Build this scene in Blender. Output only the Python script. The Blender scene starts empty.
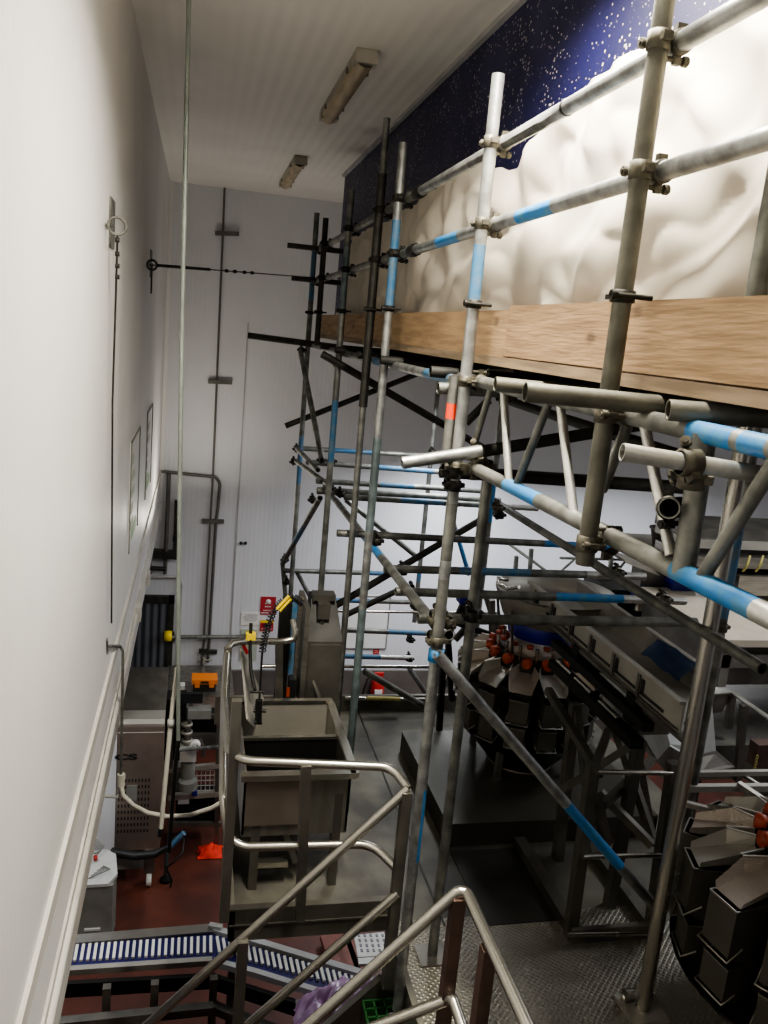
import bpy, math, random
from mathutils import Vector, Matrix, noise
random.seed(7)
H = 5.8                       # eye height above the ground floor; heights below are given from the eye
PZ = -2.95                    # mezzanine level
GZ = -5.8                     # ground level
col = bpy.context.scene.collection
V = Vector

# ---------------------------------------------------------------- camera
F = 840.18; PITCH, ROLL, YAW = 0.206668512, 0.0909383525, 0.230241495
def cam_matrix():
    cy, sy, cp, sp, cr, sr = (math.cos(YAW), math.sin(YAW), math.cos(PITCH), math.sin(PITCH), math.cos(ROLL), math.sin(ROLL))
    Ry = Matrix(((cy, -sy, 0), (sy, cy, 0), (0, 0, 1)))
    A = Matrix(((1, 0, 0), (0, 0, -1), (0, 1, 0)))
    P = Matrix(((1, 0, 0), (0, cp, -sp), (0, sp, cp)))
    Q = Matrix(((cr, -sr, 0), (sr, cr, 0), (0, 0, 1)))
    return Q @ P @ A @ Ry
CM = cam_matrix(); CMT = CM.transposed()
def at(px, py, X=None, Y=None, Z=None):
    """survey point: the photo's pixel met with a known plane of the place"""
    d = CMT @ V(((px - 384) / F, (py - 512) / F, 1.0))
    t = X / d.x if X is not None else (Y / d.y if Y is not None else Z / d.z)
    return d * t
cd = bpy.data.cameras.new('camera'); cam = bpy.data.objects.new('camera', cd); col.objects.link(cam)
cd.sensor_fit = 'VERTICAL'; cd.sensor_height = 36; cd.lens = F / 1024 * 36; cd.clip_start = 0.05; cd.clip_end = 100
m = Matrix((CM[0], -CM[1], -CM[2])).transposed().to_4x4(); m.translation = (0, 0, H); cam.matrix_world = m
bpy.context.scene.camera = cam

# ---------------------------------------------------------------- materials
def mat(name, color, rough=.5, metal=0., noise_amt=0., noise_scale=8., color2=None, bump=0., bump_scale=40., stretch=(1, 1, 1), spec=.5, trans=0., emit=0.):
    m = bpy.data.materials.new(name); m.use_nodes = True
    nt = m.node_tree; b = nt.nodes['Principled BSDF']
    b.inputs['Base Color'].default_value = (*color, 1); b.inputs['Roughness'].default_value = rough; b.inputs['Metallic'].default_value = metal
    b.inputs['Specular IOR Level'].default_value = spec
    if trans: b.inputs['Transmission Weight'].default_value = trans
    if emit: b.inputs['Emission Color'].default_value = (*color, 1); b.inputs['Emission Strength'].default_value = emit
    if noise_amt or color2 or bump:
        tc = nt.nodes.new('ShaderNodeTexCoord'); mp = nt.nodes.new('ShaderNodeMapping'); mp.inputs['Scale'].default_value = stretch
        nt.links.new(tc.outputs['Object'], mp.inputs['Vector'])
        if noise_amt or color2:
            n = nt.nodes.new('ShaderNodeTexNoise'); n.inputs['Scale'].default_value = noise_scale; n.inputs['Detail'].default_value = 5
            nt.links.new(mp.outputs['Vector'], n.inputs['Vector'])
            r = nt.nodes.new('ShaderNodeValToRGB'); c2 = color2 or tuple(c * (1 - noise_amt) for c in color)
            r.color_ramp.elements[0].position = .38; r.color_ramp.elements[1].position = .62
            r.color_ramp.elements[0].color = (*c2, 1); r.color_ramp.elements[1].color = (*color, 1)
            nt.links.new(n.outputs['Fac'], r.inputs['Fac']); nt.links.new(r.outputs['Color'], b.inputs['Base Color'])
            mr = nt.nodes.new('ShaderNodeMapRange'); mr.inputs[3].default_value = min(1, rough + .12); mr.inputs[4].default_value = max(0, rough - .08)
            nt.links.new(n.outputs['Fac'], mr.inputs[0]); nt.links.new(mr.outputs[0], b.inputs['Roughness'])
        if bump:
            n2 = nt.nodes.new('ShaderNodeTexNoise'); n2.inputs['Scale'].default_value = bump_scale; n2.inputs['Detail'].default_value = 3
            nt.links.new(mp.outputs['Vector'], n2.inputs['Vector'])
            bp = nt.nodes.new('ShaderNodeBump'); bp.inputs['Strength'].default_value = bump; bp.inputs['Distance'].default_value = .01
            nt.links.new(n2.outputs['Fac'], bp.inputs['Height']); nt.links.new(bp.outputs['Normal'], b.inputs['Normal'])
    return m
def ribbed(name, color, axis, period, depth=.25, rough=.45, dirt=.06):
    m = mat(name, color, rough, 0, dirt, 1.2)
    nt = m.node_tree; b = nt.nodes['Principled BSDF']
    tc = nt.nodes.new('ShaderNodeTexCoord'); w = nt.nodes.new('ShaderNodeTexWave'); w.wave_type = 'BANDS'; w.bands_direction = axis
    w.wave_profile = 'SIN'; w.inputs['Scale'].default_value = .314 / period * 1.0; w.inputs['Distortion'].default_value = 0
    nt.links.new(tc.outputs['Object'], w.inputs['Vector'])
    bp = nt.nodes.new('ShaderNodeBump'); bp.inputs['Strength'].default_value = depth; bp.inputs['Distance'].default_value = .004
    nt.links.new(w.outputs['Fac'], bp.inputs['Height']); nt.links.new(bp.outputs['Normal'], b.inputs['Normal'])
    return m
M = {}
M['galv'] = mat('galvanised_steel', (.40, .41, .40), .42, .75, .45, 14, bump=.12, bump_scale=60)
M['galv_dull'] = mat('dull_galvanised_steel', (.27, .275, .25), .52, .6, .5, 10, bump=.12, bump_scale=60)
M['galv_brown'] = mat('brownish_steel', (.165, .16, .13), .55, .5, .4, 9, bump=.1, bump_scale=60)  # darker brown-grey tone for the nearest post and transoms
M['galv_shadow'] = mat('shadowed_steel', (.028, .028, .025), .6, .2, .3, 10)  # near-black colour paints the shadow on tubes under the deck
M['galv_dark'] = mat('dark_steel', (.062, .06, .052), .5, .5, .4, 12)
M['pipe'] = mat('grey_wall_pipe', (.17, .165, .15), .5, .4, .2, 6)
M['pipe_pale'] = mat('pale_green_grey_pipe', (.33, .37, .34), .45, .4, .3, 4)
M['galv_green'] = mat('weathered_green_grey_steel', (.20, .255, .265), .5, .5, .5, 9)
M['blue'] = mat('blue_paint', (.02, .19, .50), .5, 0, .3, 22, color2=(.07, .23, .40))
M['blue_dull'] = mat('worn_blue_paint', (.045, .16, .30), .5, .1, .4, 20, color2=(.11, .18, .25))
M['alu'] = mat('aluminium', (.62, .62, .58), .38, .7, .25, 20)
M['orange_tape'] = mat('orange_tape', (.9, .07, .02), .5)
M['steel'] = mat('stainless_steel', (.42, .40, .36), .33, .9, .25, 3, stretch=(1, 1, 12))
M['steel_lt'] = mat('polished_stainless_tube', (.50, .48, .43), .27, .95)
M['steel_dk'] = mat('dark_stainless_steel', (.22, .21, .185), .4, .75, .35, 4)  # dark stainless tone for frames, legs and panels
M['steel_face'] = mat('brushed_stainless_sheet', (.36, .34, .30), .38, .85, .3, 2.5, stretch=(6, 6, 1))
M['steel_mat'] = mat('matt_stainless_sheet', (.45, .43, .38), .5, .55, .2, 3)
M['steel_red'] = mat('stainless_with_warm_reflection', (.42, .35, .30), .4, .8, .3, 2)  # reddish reflection tinted into the base colour
M['rust'] = mat('brown_painted_steel', (.16, .10, .08), .45, .4, .3, 10)
M['clamp'] = mat('plated_clamp', (.13, .12, .09), .5, .5, .5, 30)
M['clamp_dk'] = mat('dark_clamp', (.035, .033, .028), .5, .6, .4, 30)
M['black'] = mat('black_plastic', (.012, .012, .013), .5)
M['blackm'] = mat('black_steel', (.02, .02, .018), .45, .5, .3, 8)
M['white'] = mat('white_plastic', (.75, .74, .70), .5, 0, .1, 8)
M['cream'] = mat('cream_hose', (.68, .66, .58), .45, 0, .1, 12)
M['grey'] = mat('grey_plastic', (.21, .21, .19), .5, 0, .2, 6)
M['grey_lt'] = mat('light_grey_plastic', (.50, .50, .48), .5, 0, .1, 8)
M['orange'] = mat('orange_plastic', (.85, .24, .03), .45)
M['orange_red'] = mat('orange_red_plastic', (.42, .065, .022), .4, 0, .3, 12)
M['red'] = mat('red_paint', (.45, .03, .025), .4, 0, .15, 6)
M['sign_red'] = mat('red_sign', (.40, .03, .04), .5)
M['red_rag'] = mat('red_cloth', (.85, .05, .02), .7, 0, .2, 20)
M['yellow'] = mat('yellow_plastic', (.85, .62, .02), .5)
M['yellow_dull'] = mat('worn_yellow_paint', (.55, .48, .16), .5, 0, .3, 20)
M['paper'] = mat('paper', (.72, .71, .69), .6)
M['ink'] = mat('faded_ink', (.25, .25, .27), .6)
M['green_ink'] = mat('green_print', (.25, .42, .22), .6)
M['green_pale'] = mat('pale_green_board', (.42, .46, .38), .6)
M['belt'] = mat('blue_belt', (.018, .016, .13), .45, 0, .3, 6)
M['belt_white'] = mat('white_cleat', (.78, .77, .70), .5)
M['blue_deep'] = mat('deep_blue_plastic', (.012, .02, .28), .35, 0, .3, 8)
M['blue_sheet'] = mat('dark_blue_sheet', (.008, .035, .11), .6, 0, .3, 8)
M['green_grate'] = mat('green_grating', (.012, .085, .02), .5)
M['lens'] = mat('amber_diffuser', (.45, .36, .23), .35, 0, .3, 4, stretch=(6, 1, 6))
M['lens_on'] = mat('lit_diffuser', (1, .95, .85), .4, emit=6)
M['lampbody'] = mat('lamp_body', (.42, .40, .34), .5, 0, .1, 5)
M['beige'] = mat('beige_top', (.60, .53, .42), .5, 0, .12, 4)
M['pinkbag'] = mat('pink_plastic_bag', (.55, .30, .55), .35, 0, .25, 14, trans=.15)
M['wall'] = ribbed('white_ribbed_panel', (.74, .735, .72), 'Y', .05)
M['wallb'] = ribbed('white_panel', (.66, .665, .69), 'X', .06, .2)
M['ceil'] = ribbed('ceiling_panel', (.72, .70, .66), 'X', .09, .3)
M['trim'] = mat('cream_trim', (.60, .585, .54), .45, 0, .2, 5, stretch=(4, .6, 4))
M['trim_grey'] = mat('grey_trim', (.42, .42, .42), .5, 0, .15, 4)
M['dado'] = mat('grey_wall_panel', (.17, .155, .14), .5, .2, .25, 3)
M['floor_board'] = mat('red_brown_board', (.22, .07, .05), .5, 0, .3, 5)
M['floor'] = mat('red_floor', (.13, .040, .026), .4, 0, .35, 3, color2=(.085, .028, .02), bump=.1, bump_scale=30)
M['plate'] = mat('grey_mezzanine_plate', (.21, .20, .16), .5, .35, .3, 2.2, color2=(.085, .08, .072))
M['plate_mid'] = mat('dark_plinth_sheet', (.10, .096, .08), .4, .5, .3, 2.0)  # darker plate tone for the weigher plinth
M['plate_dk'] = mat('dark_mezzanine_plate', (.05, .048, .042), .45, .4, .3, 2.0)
def tread():
    m = mat('tread_plate', (.36, .34, .29), .38, .6, .25, 3)
    nt = m.node_tree; b = nt.nodes['Principled BSDF']
    tc = nt.nodes.new('ShaderNodeTexCoord'); hs = []
    for ang in (.785, -.785):
        mp = nt.nodes.new('ShaderNodeMapping'); mp.inputs['Rotation'].default_value = (0, 0, ang); mp.inputs['Scale'].default_value = (1, 1, 1)
        nt.links.new(tc.outputs['Object'], mp.inputs['Vector'])
        w = nt.nodes.new('ShaderNodeTexWave'); w.inputs['Scale'].default_value = 14; w.bands_direction = 'X'
        nt.links.new(mp.outputs['Vector'], w.inputs['Vector']); hs.append(w)
    mu = nt.nodes.new('ShaderNodeMath'); mu.operation = 'MULTIPLY'
    nt.links.new(hs[0].outputs['Fac'], mu.inputs[0]); nt.links.new(hs[1].outputs['Fac'], mu.inputs[1])
    bp = nt.nodes.new('ShaderNodeBump'); bp.inputs['Strength'].default_value = .8; bp.inputs['Distance'].default_value = .006
    nt.links.new(mu.outputs[0], bp.inputs['Height']); nt.links.new(bp.outputs['Normal'], b.inputs['Normal'])
    return m
M['tread'] = tread()
def speckle():  # pale dots paint glints into the blue base colour
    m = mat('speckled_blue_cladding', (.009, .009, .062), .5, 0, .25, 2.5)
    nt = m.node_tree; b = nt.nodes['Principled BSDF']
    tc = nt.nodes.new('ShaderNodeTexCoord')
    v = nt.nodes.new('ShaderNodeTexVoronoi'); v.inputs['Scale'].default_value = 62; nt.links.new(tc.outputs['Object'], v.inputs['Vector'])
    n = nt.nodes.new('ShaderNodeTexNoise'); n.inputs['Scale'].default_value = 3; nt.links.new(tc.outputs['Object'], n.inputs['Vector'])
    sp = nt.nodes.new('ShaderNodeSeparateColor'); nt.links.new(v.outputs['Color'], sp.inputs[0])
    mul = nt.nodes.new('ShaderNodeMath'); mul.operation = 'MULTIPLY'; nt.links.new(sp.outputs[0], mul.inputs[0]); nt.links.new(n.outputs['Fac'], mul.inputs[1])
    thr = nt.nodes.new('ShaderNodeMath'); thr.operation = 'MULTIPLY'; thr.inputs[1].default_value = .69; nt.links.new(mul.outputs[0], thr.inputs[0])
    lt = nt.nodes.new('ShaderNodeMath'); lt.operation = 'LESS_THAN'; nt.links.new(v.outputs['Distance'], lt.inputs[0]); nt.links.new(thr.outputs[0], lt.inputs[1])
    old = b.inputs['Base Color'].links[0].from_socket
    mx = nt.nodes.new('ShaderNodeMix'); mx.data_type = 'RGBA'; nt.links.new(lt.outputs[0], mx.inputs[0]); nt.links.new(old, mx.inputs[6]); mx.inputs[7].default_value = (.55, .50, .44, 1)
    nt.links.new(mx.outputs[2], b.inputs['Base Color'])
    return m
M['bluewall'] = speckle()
def wood():
    m = mat('pine_board', (.36, .24, .13), .7, 0, .3, 5, color2=(.25, .16, .085), stretch=(8, .7, 8), bump=.15, bump_scale=14)
    nt = m.node_tree; b = nt.nodes['Principled BSDF']
    tc = nt.nodes.new('ShaderNodeTexCoord'); v = nt.nodes.new('ShaderNodeTexVoronoi'); v.inputs['Scale'].default_value = 5.5
    mp = nt.nodes.new('ShaderNodeMapping'); mp.inputs['Scale'].default_value = (1, .6, 1); nt.links.new(tc.outputs['Object'], mp.inputs['Vector']); nt.links.new(mp.outputs['Vector'], v.inputs['Vector'])
    r = nt.nodes.new('ShaderNodeValToRGB'); r.color_ramp.elements[0].position = .06; r.color_ramp.elements[1].position = .14
    r.color_ramp.elements[0].color = (.35, .35, .35, 1); r.color_ramp.elements[1].color = (1, 1, 1, 1); nt.links.new(v.outputs['Distance'], r.inputs['Fac'])
    old = b.inputs['Base Color'].links[0].from_socket
    mx = nt.nodes.new('ShaderNodeMix'); mx.data_type = 'RGBA'; mx.blend_type = 'MULTIPLY'; mx.inputs[0].default_value = .8
    nt.links.new(old, mx.inputs[6]); nt.links.new(r.outputs['Color'], mx.inputs[7]); nt.links.new(mx.outputs[2], b.inputs['Base Color'])
    return m
M['wood'] = wood()
M['wood_dk'] = mat('dark_pine_board', (.30, .22, .14), .7, 0, .4, 5, stretch=(8, .7, 8))  # darker wood tone for the deck boards
def sheet_mat():
    m = mat('white_plastic_sheet', (.80, .73, .61), .42, 0, .05, 2)
    nt = m.node_tree; b = nt.nodes['Principled BSDF']; out = nt.nodes['Material Output']
    t = nt.nodes.new('ShaderNodeBsdfTranslucent'); t.inputs['Color'].default_value = (.85, .78, .66, 1)
    mx = nt.nodes.new('ShaderNodeMixShader'); mx.inputs[0].default_value = .2
    nt.links.new(b.outputs[0], mx.inputs[1]); nt.links.new(t.outputs[0], mx.inputs[2]); nt.links.new(mx.outputs[0], out.inputs['Surface'])
    return m
M['sheet'] = sheet_mat()
def strip_mat():
    m = mat('dark_strip_curtain', (.10, .11, .13), .35)
    nt = m.node_tree; b = nt.nodes['Principled BSDF']
    tc = nt.nodes.new('ShaderNodeTexCoord'); w = nt.nodes.new('ShaderNodeTexWave'); w.bands_direction = 'X'; w.inputs['Scale'].default_value = 3.2; w.inputs['Distortion'].default_value = .6
    nt.links.new(tc.outputs['Object'], w.inputs['Vector'])
    r = nt.nodes.new('ShaderNodeValToRGB'); r.color_ramp.elements[0].color = (.035, .04, .045, 1); r.color_ramp.elements[1].color = (.16, .17, .19, 1)
    nt.links.new(w.outputs['Fac'], r.inputs['Fac']); nt.links.new(r.outputs['Color'], b.inputs['Base Color'])
    return m
M['strip'] = strip_mat()

# ---------------------------------------------------------------- mesh builder
class MB:
    def __init__(s): s.v = []; s.f = []; s.m = []; s.sm = []
    def face(s, pts, mi=0, sm=False):
        i = len(s.v); s.v += [V(p) for p in pts]; s.f.append(tuple(range(i, i + len(pts)))); s.m.append(mi); s.sm.append(sm)
    def grid(s, rows, mi=0, sm=True, closed=False):
        i = len(s.v); n = len(rows[0])
        for r in rows: s.v += [V(p) for p in r]
        for a in range(len(rows) - 1):
            k = mi[a] if isinstance(mi, (list, tuple)) else mi
            for b in range(n if closed else n - 1):
                c = (b + 1) % n
                s.f.append((i + a * n + b, i + a * n + c, i + (a + 1) * n + c, i + (a + 1) * n + b)); s.m.append(k); s.sm.append(sm)
        return s
    def box(s, x0, x1, y0, y1, z0, z1, mi=0):
        p = [V((x, y, z)) for z in (z0, z1) for y in (y0, y1) for x in (x0, x1)]
        for q in ((0, 2, 3, 1), (4, 5, 7, 6), (0, 1, 5, 4), (2, 6, 7, 3), (0, 4, 6, 2), (1, 3, 7, 5)): s.face([p[k] for k in q], mi)
        return s
    def prism(s, poly, vec, mi=0):
        poly = [V(p) for p in poly]; vec = V(vec); top = [p + vec for p in poly]
        s.face(poly[::-1], mi); s.face(top, mi); n = len(poly)
        for k in range(n): s.face([poly[k], poly[(k + 1) % n], top[(k + 1) % n], top[k]], mi)
        return s
    def bar(s, p, q, w, h=None, up=(0, 0, 1), mi=0):
        p, q = V(p), V(q); h = h or w; d = (q - p).normalized(); up = V(up)
        if abs(d.dot(up)) > .95: up = V((0, 1, 0))
        a = d.cross(up).normalized() * w / 2; b = a.cross(d).normalized() * h / 2
        s.prism([p - a - b, p + a - b, p + a + b, p - a + b], q - p, mi); return s
    def ring(s, c, d, r, n=14):
        d = d.normalized(); u = d.orthogonal().normalized(); w = d.cross(u)
        return [c + (u * math.cos(t) + w * math.sin(t)) * r for t in (2 * math.pi * k / n for k in range(n))]
    def tube(s, p, q, r, n=14, bands=None, mi=0, hollow=False):
        p, q = V(p), V(q); d = q - p
        if d.length < 1e-6: return s
        cuts = [0.] ; mis = []
        for (t0, t1, k) in sorted(bands or []):
            if t0 > cuts[-1] + 1e-4: mis.append(mi); cuts.append(t0)
            mis.append(k); cuts.append(t1)
        if cuts[-1] < 1 - 1e-4: mis.append(mi); cuts.append(1.)
        s.grid([s.ring(p + d * t, d, r, n) for t in cuts], mis, True, True)
        if hollow:
            ri = r * .84
            for c, e in ((p, 0), (q, 1)): s.grid([s.ring(c, d, r, n), s.ring(c, d, ri, n)], mis[0] if e == 0 else mis[-1], False, True)
            s.grid([s.ring(q, d, ri, n), s.ring(p, d, ri, n)], mi, True, True)
            for e in (p + d.normalized() * min(.2, d.length * .4), q - d.normalized() * min(.2, d.length * .4)): s.face(s.ring(e, d, ri, n), 2)
        else:
            s.face(s.ring(p, d, r, n)[::-1], mis[0]); s.face(s.ring(q, d, r, n), mis[-1])
        return s
    def path(s, pts, r, n=10, mi=0, cap=True):
        pts = [V(p) for p in pts]; rows = []; u = None
        for k, p in enumerate(pts):
            d = (pts[min(k + 1, len(pts) - 1)] - pts[max(k - 1, 0)]).normalized()
            u = (u - d * u.dot(d)).normalized() if u is not None else d.orthogonal().normalized()
            w = d.cross(u); rr = r[k] if isinstance(r, (list, tuple)) else r
            rows.append([p + (u * math.cos(t) + w * math.sin(t)) * rr for t in (2 * math.pi * j / n for j in range(n))])
        s.grid(rows, mi, True, True)
        if cap: s.face(rows[0][::-1], mi); s.face(rows[-1], mi)
        return s
    def lathe(s, c, prof, n=28, mi=0, axis=(0, 0, 1), sm=True):
        c = V(c); ax = V(axis).normalized(); u = ax.orthogonal().normalized(); w = ax.cross(u)
        rows = [[c + ax * z + (u * math.cos(t) + w * math.sin(t)) * max(r, 1e-4) for t in (2 * math.pi * k / n for k in range(n))] for r, z in prof]
        s.grid(rows, mi, sm, True); return s
    def build(s, name, mats, parent=None):
        if isinstance(mats, str): mats = [mats]
        me = bpy.data.meshes.new(name); o = bpy.data.objects.new(name, me); col.objects.link(o)
        off = V((0, 0, H))
        if parent is not None:
            r = parent
            while r.parent: r = r.parent
            off = off - r.location; o.parent = parent
        elif s.v:
            xs = [v.x for v in s.v]; ys = [v.y for v in s.v]; zs = [v.z for v in s.v]
            c = V(((min(xs) + max(xs)) / 2, (min(ys) + max(ys)) / 2, min(zs) + H)); o.location = c; off = off - c
        me.from_pydata([tuple(v + off) for v in s.v], [], s.f)
        for k in mats: me.materials.append(M[k])
        me.polygons.foreach_set('material_index', s.m); me.polygons.foreach_set('use_smooth', s.sm); me.update()
        return o
def tag(o, label=None, cat=None, group=None, kind=None):
    if label and not 4 <= len(label.split()) <= 16: print('LABELLEN', len(label.split()), label)
    if label: o['label'] = label
    if cat: o['category'] = cat
    if group: o['group'] = group
    if kind: o['kind'] = kind
    return o
def empty(name, loc, label, cat, group=None):
    o = bpy.data.objects.new(name, None); o.location = V(loc) + V((0, 0, H)); o.empty_display_size = .1; col.objects.link(o)
    return tag(o, label, cat, group)
def struct(name, mb, mats, parent=None):
    o = mb.build(name, mats, parent)
    if parent is None: o['kind'] = 'structure'
    return o
def arc(pts, r=.06, n=5):
    """round the corners of a polyline"""
    pts = [V(p) for p in pts]; out = [pts[0]]
    for k in range(1, len(pts) - 1):
        a, b, c = pts[k - 1], pts[k], pts[k + 1]
        d1, d2 = (a - b), (c - b); rr = min(r, d1.length * .45, d2.length * .45)
        s, e = b + d1.normalized() * rr, b + d2.normalized() * rr
        for j in range(n + 1):
            t = j / n; out.append(s * (1 - t) ** 2 + b * 2 * t * (1 - t) + e * t * t)
    return out + [pts[-1]]

# ---------------------------------------------------------------- room
LX, BY, CZ = -.41, 11.0, 1.57
RXF, FY = 9.5, -4.0
struct('floor', MB().box(-3.2, RXF, FY, BY, GZ - .1, GZ), 'floor')
struct('ceiling', MB().box(-3.3, RXF + .1, FY - .1, BY + .1, CZ, CZ + .1), 'ceil')
struct('wall_left', MB().box(LX - .12, LX, FY, BY, -2.6, CZ), 'wall')
struct('wall_back', MB().box(-3.3, RXF, BY, BY + .1, GZ, CZ), 'wallb')
struct('wall_front', MB().box(-3.3, RXF, FY - .1, FY, GZ, CZ), 'wallb')
struct('wall_outer', MB().box(RXF, RXF + .1, FY, BY, GZ, CZ), 'wallb')
struct('wall_lower_left', MB().box(-3.3, -3.2, FY, BY, GZ, CZ), 'wallb')
# blue clad bulkhead hanging from the ceiling beside the scaffold
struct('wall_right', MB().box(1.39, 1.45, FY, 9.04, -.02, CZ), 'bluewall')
struct('trim_1', MB().box(1.36, 1.40, FY, 9.04, CZ - .03, CZ), 'trim_grey')
# coving and rails on the left wall
struct('trim_2', MB().box(LX, LX + .015, FY, BY, -2.0, -1.93), 'trim')
t3 = MB()
t3.prism([(LX - .12, FY, -2.64), (LX + .004, FY, -2.62), (LX + .012, FY, -2.60), (LX + .012, FY, -2.47), (LX, FY, -2.43), (LX - .12, FY, -2.43)], (0, BY - FY, 0))
struct('trim_3', t3, 'trim')
t4 = MB().tube((LX + .012, FY, -2.36), (LX + .012, BY, -2.36), .018).box(LX, LX + .01, FY, BY, -2.42, -2.30)
struct('trim_4', t4, 'trim')
struct('trim_5', MB().box(LX, LX + .04, BY - .04, BY, -2.6, CZ), 'wall')
struct('baseboard_back', MB().box(-3.2, RXF, BY - .05, BY, GZ, -4.68), 'dado')
struct('trim_6', MB().box(.592, .606, BY - .012, BY, -4.66, .0), 'trim_grey')
# return panel below the overhanging wall
struct('wall_return', MB().box(-2.2, at(115.5, 800, Y=8.0).x, 8.0, 8.1, GZ, -2.66), 'wallb')
# doorway with strip curtain in the back wall
d1 = bpy.data.objects.new('door_1', None); d1.location = (-.65, BY, GZ + H); col.objects.link(d1); d1['kind'] = 'structure'
fr = MB().box(-1.2, -1.12, BY - .07, BY, GZ, -3.62).box(-.24, -.17, BY - .07, BY, GZ, -3.62).box(-1.2, -.17, BY - .07, BY, -3.72, -3.62)
fr.build('door_frame', 'galv_dark', d1)
sc = MB()
for k in range(8):
    x = -1.12 + k * .11
    sc.box(x, x + .118, BY - .045 - .008 * (k % 2), BY - .039 - .008 * (k % 2), GZ + .03, -3.72)
sc.build('strip_curtain', 'strip', d1)

# ---------------------------------------------------------------- lamps on the ceiling
def ceiling_lamp(y0, y1, label, lit=False):
    t = empty('ceiling_lamp', (.86, (y0 + y1) / 2, CZ), label, 'lamp')
    b = MB().box(.80, .92, y0, y1, CZ - .045, CZ)
    b.box(.795, .925, y0 - .01, y0 + .10, CZ - .075, CZ - .02).box(.795, .925, y1 - .10, y1 + .01, CZ - .075, CZ - .02)
    b.build('housing', 'lampbody', t)
    rows = []
    for k in range(9):
        a = math.pi * k / 8
        rows.append([V((.86 + .058 * math.cos(a), y, CZ - .045 - .05 * math.sin(a))) for y in (y0 + .02, y1 - .02)])
    MB().grid(rows, 0, True).build('diffuser', 'lens_on' if lit else 'lens', t)
    for y in (y0 + .3, y1 - .3): MB().box(.792, .928, y - .012, y + .012, CZ - .06, CZ - .03).build('clip', 'steel_dk', t)
    return t
ceiling_lamp(5.12, 6.62, 'unlit strip lamp with amber cover, the nearer one on the grey ceiling')
ceiling_lamp(8.40, 9.90, 'unlit strip lamp with amber cover, the farther one close to the back wall')

# ---------------------------------------------------------------- mezzanine
mz = MB()
mz.box(.29, 3.3, 3.66, 6.12, PZ - .03, PZ)
struct('floor_mezzanine', mz, 'plate')
struct('floor_tread_plate', MB().box(1.08, 2.60, .9, 3.30, PZ - .06, PZ + .002).box(1.08, 2.75, 3.30, 3.66, PZ - .06, PZ + .002), 'tread')
sk = MB().box(1.05, 1.08, .9, 3.60, PZ - .2, PZ + .05)
for y in (1.6, 2.2, 2.8, 3.1): sk.tube((1.04, y, PZ - .1), (1.05, y, PZ - .1), .012)
struct('trim_7', sk, 'plate')
struct('trim_8', MB().box(.262, 1.06, 3.62, 3.66, -2.965, -2.79).box(.262, 1.06, 3.612, 3.62, -2.88, -2.872), 'plate')
struct('trim_9', MB().box(.262, .29, 3.62, 5.2, -2.965, -2.80), 'plate')
struct('trim_10', MB().box(.24, 3.3, 6.10, 6.13, PZ - .1, PZ + .13), 'plate')
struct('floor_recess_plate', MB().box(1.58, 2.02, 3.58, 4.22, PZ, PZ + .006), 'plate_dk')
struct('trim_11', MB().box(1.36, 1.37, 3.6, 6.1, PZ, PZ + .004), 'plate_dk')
struct('floor_far_mezzanine', MB().box(3.9, 9.4, 5.5, 9.0, PZ - .35, PZ - .05), 'plate')
sp = MB()
for x, y in ((.5, 6.0), (3.2, 6.0), (3.2, 3.6), (1.12, 1.0), (2.1, 1.0), (2.1, 3.3)): sp.bar((x, y, GZ), (x, y, PZ - .05), .1)
struct('trim_12', sp, 'steel_dk')
sp2 = MB()
for x, y in ((4.2, 5.7), (4.2, 8.8), (9.2, 5.7), (9.2, 8.8)): sp2.bar((x, y, GZ), (x, y, PZ - .35), .1)
struct('trim_13', sp2, 'steel_dk')
# ---------------------------------------------------------------- scaffold: one bolted frame of tubes
R0 = .0242
scaf = empty('scaffold', (1.02, 3.17, PZ), 'tall tube and clamp scaffold of grey and blue-banded steel poles carrying a boarded walkway', 'scaffold')
TM = ['galv', 'blue', 'galv_dark', 'alu', 'galv_dull', 'galv_green', 'blue_dull', 'orange_tape', 'galv_brown', 'galv_shadow']
def T(kind, a, b, bands=None, mi=0, r=R0, parent=None):
    return MB().tube(a, b, r, 14, bands, mi, True).build(kind, TM, parent or scaf)
def coupler(pa, da, pb, db, dark=False):
    """two clamp bands back to back: one on the tube through pa, one on the tube through pb"""
    pa, pb, da, db = V(pa), V(pb), V(da).normalized(), V(db).normalized(); b = MB()
    n = (pb - pa); n = n.normalized() if n.length > 1e-4 else da.cross(db).normalized()
    for p, d, o in ((pa, da, db), (pb, db, da)):
        b.lathe(p - d * .024, [(.0245, 0), (.029, .002), (.029, .042), (.0245, .044)], 14, axis=d)
        s = d.cross(n).normalized(); side = n if p is pa else -n
        q = p + s * .037
        b.tube(q - n * .034, q + n * .034, .0065, 6)
        b.tube(q - side * .030, q - side * .016, .0125, 6)
        b.bar(q - n * .010, q + n * .010, .022, .012, up=d)
        b.bar(p - s * .026, p - s * .042, .024, .018, up=d)
    b.bar(pa + n * .022, pb - n * .022, .036, .034, up=da)
    b.build('coupler', 'clamp_dk' if dark else 'clamp', scaf)
ZA, YA, XA = V((0, 0, 1)), V((0, 1, 0)), V((1, 0, 0))
SX, RX = 1.02, 1.07
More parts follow.
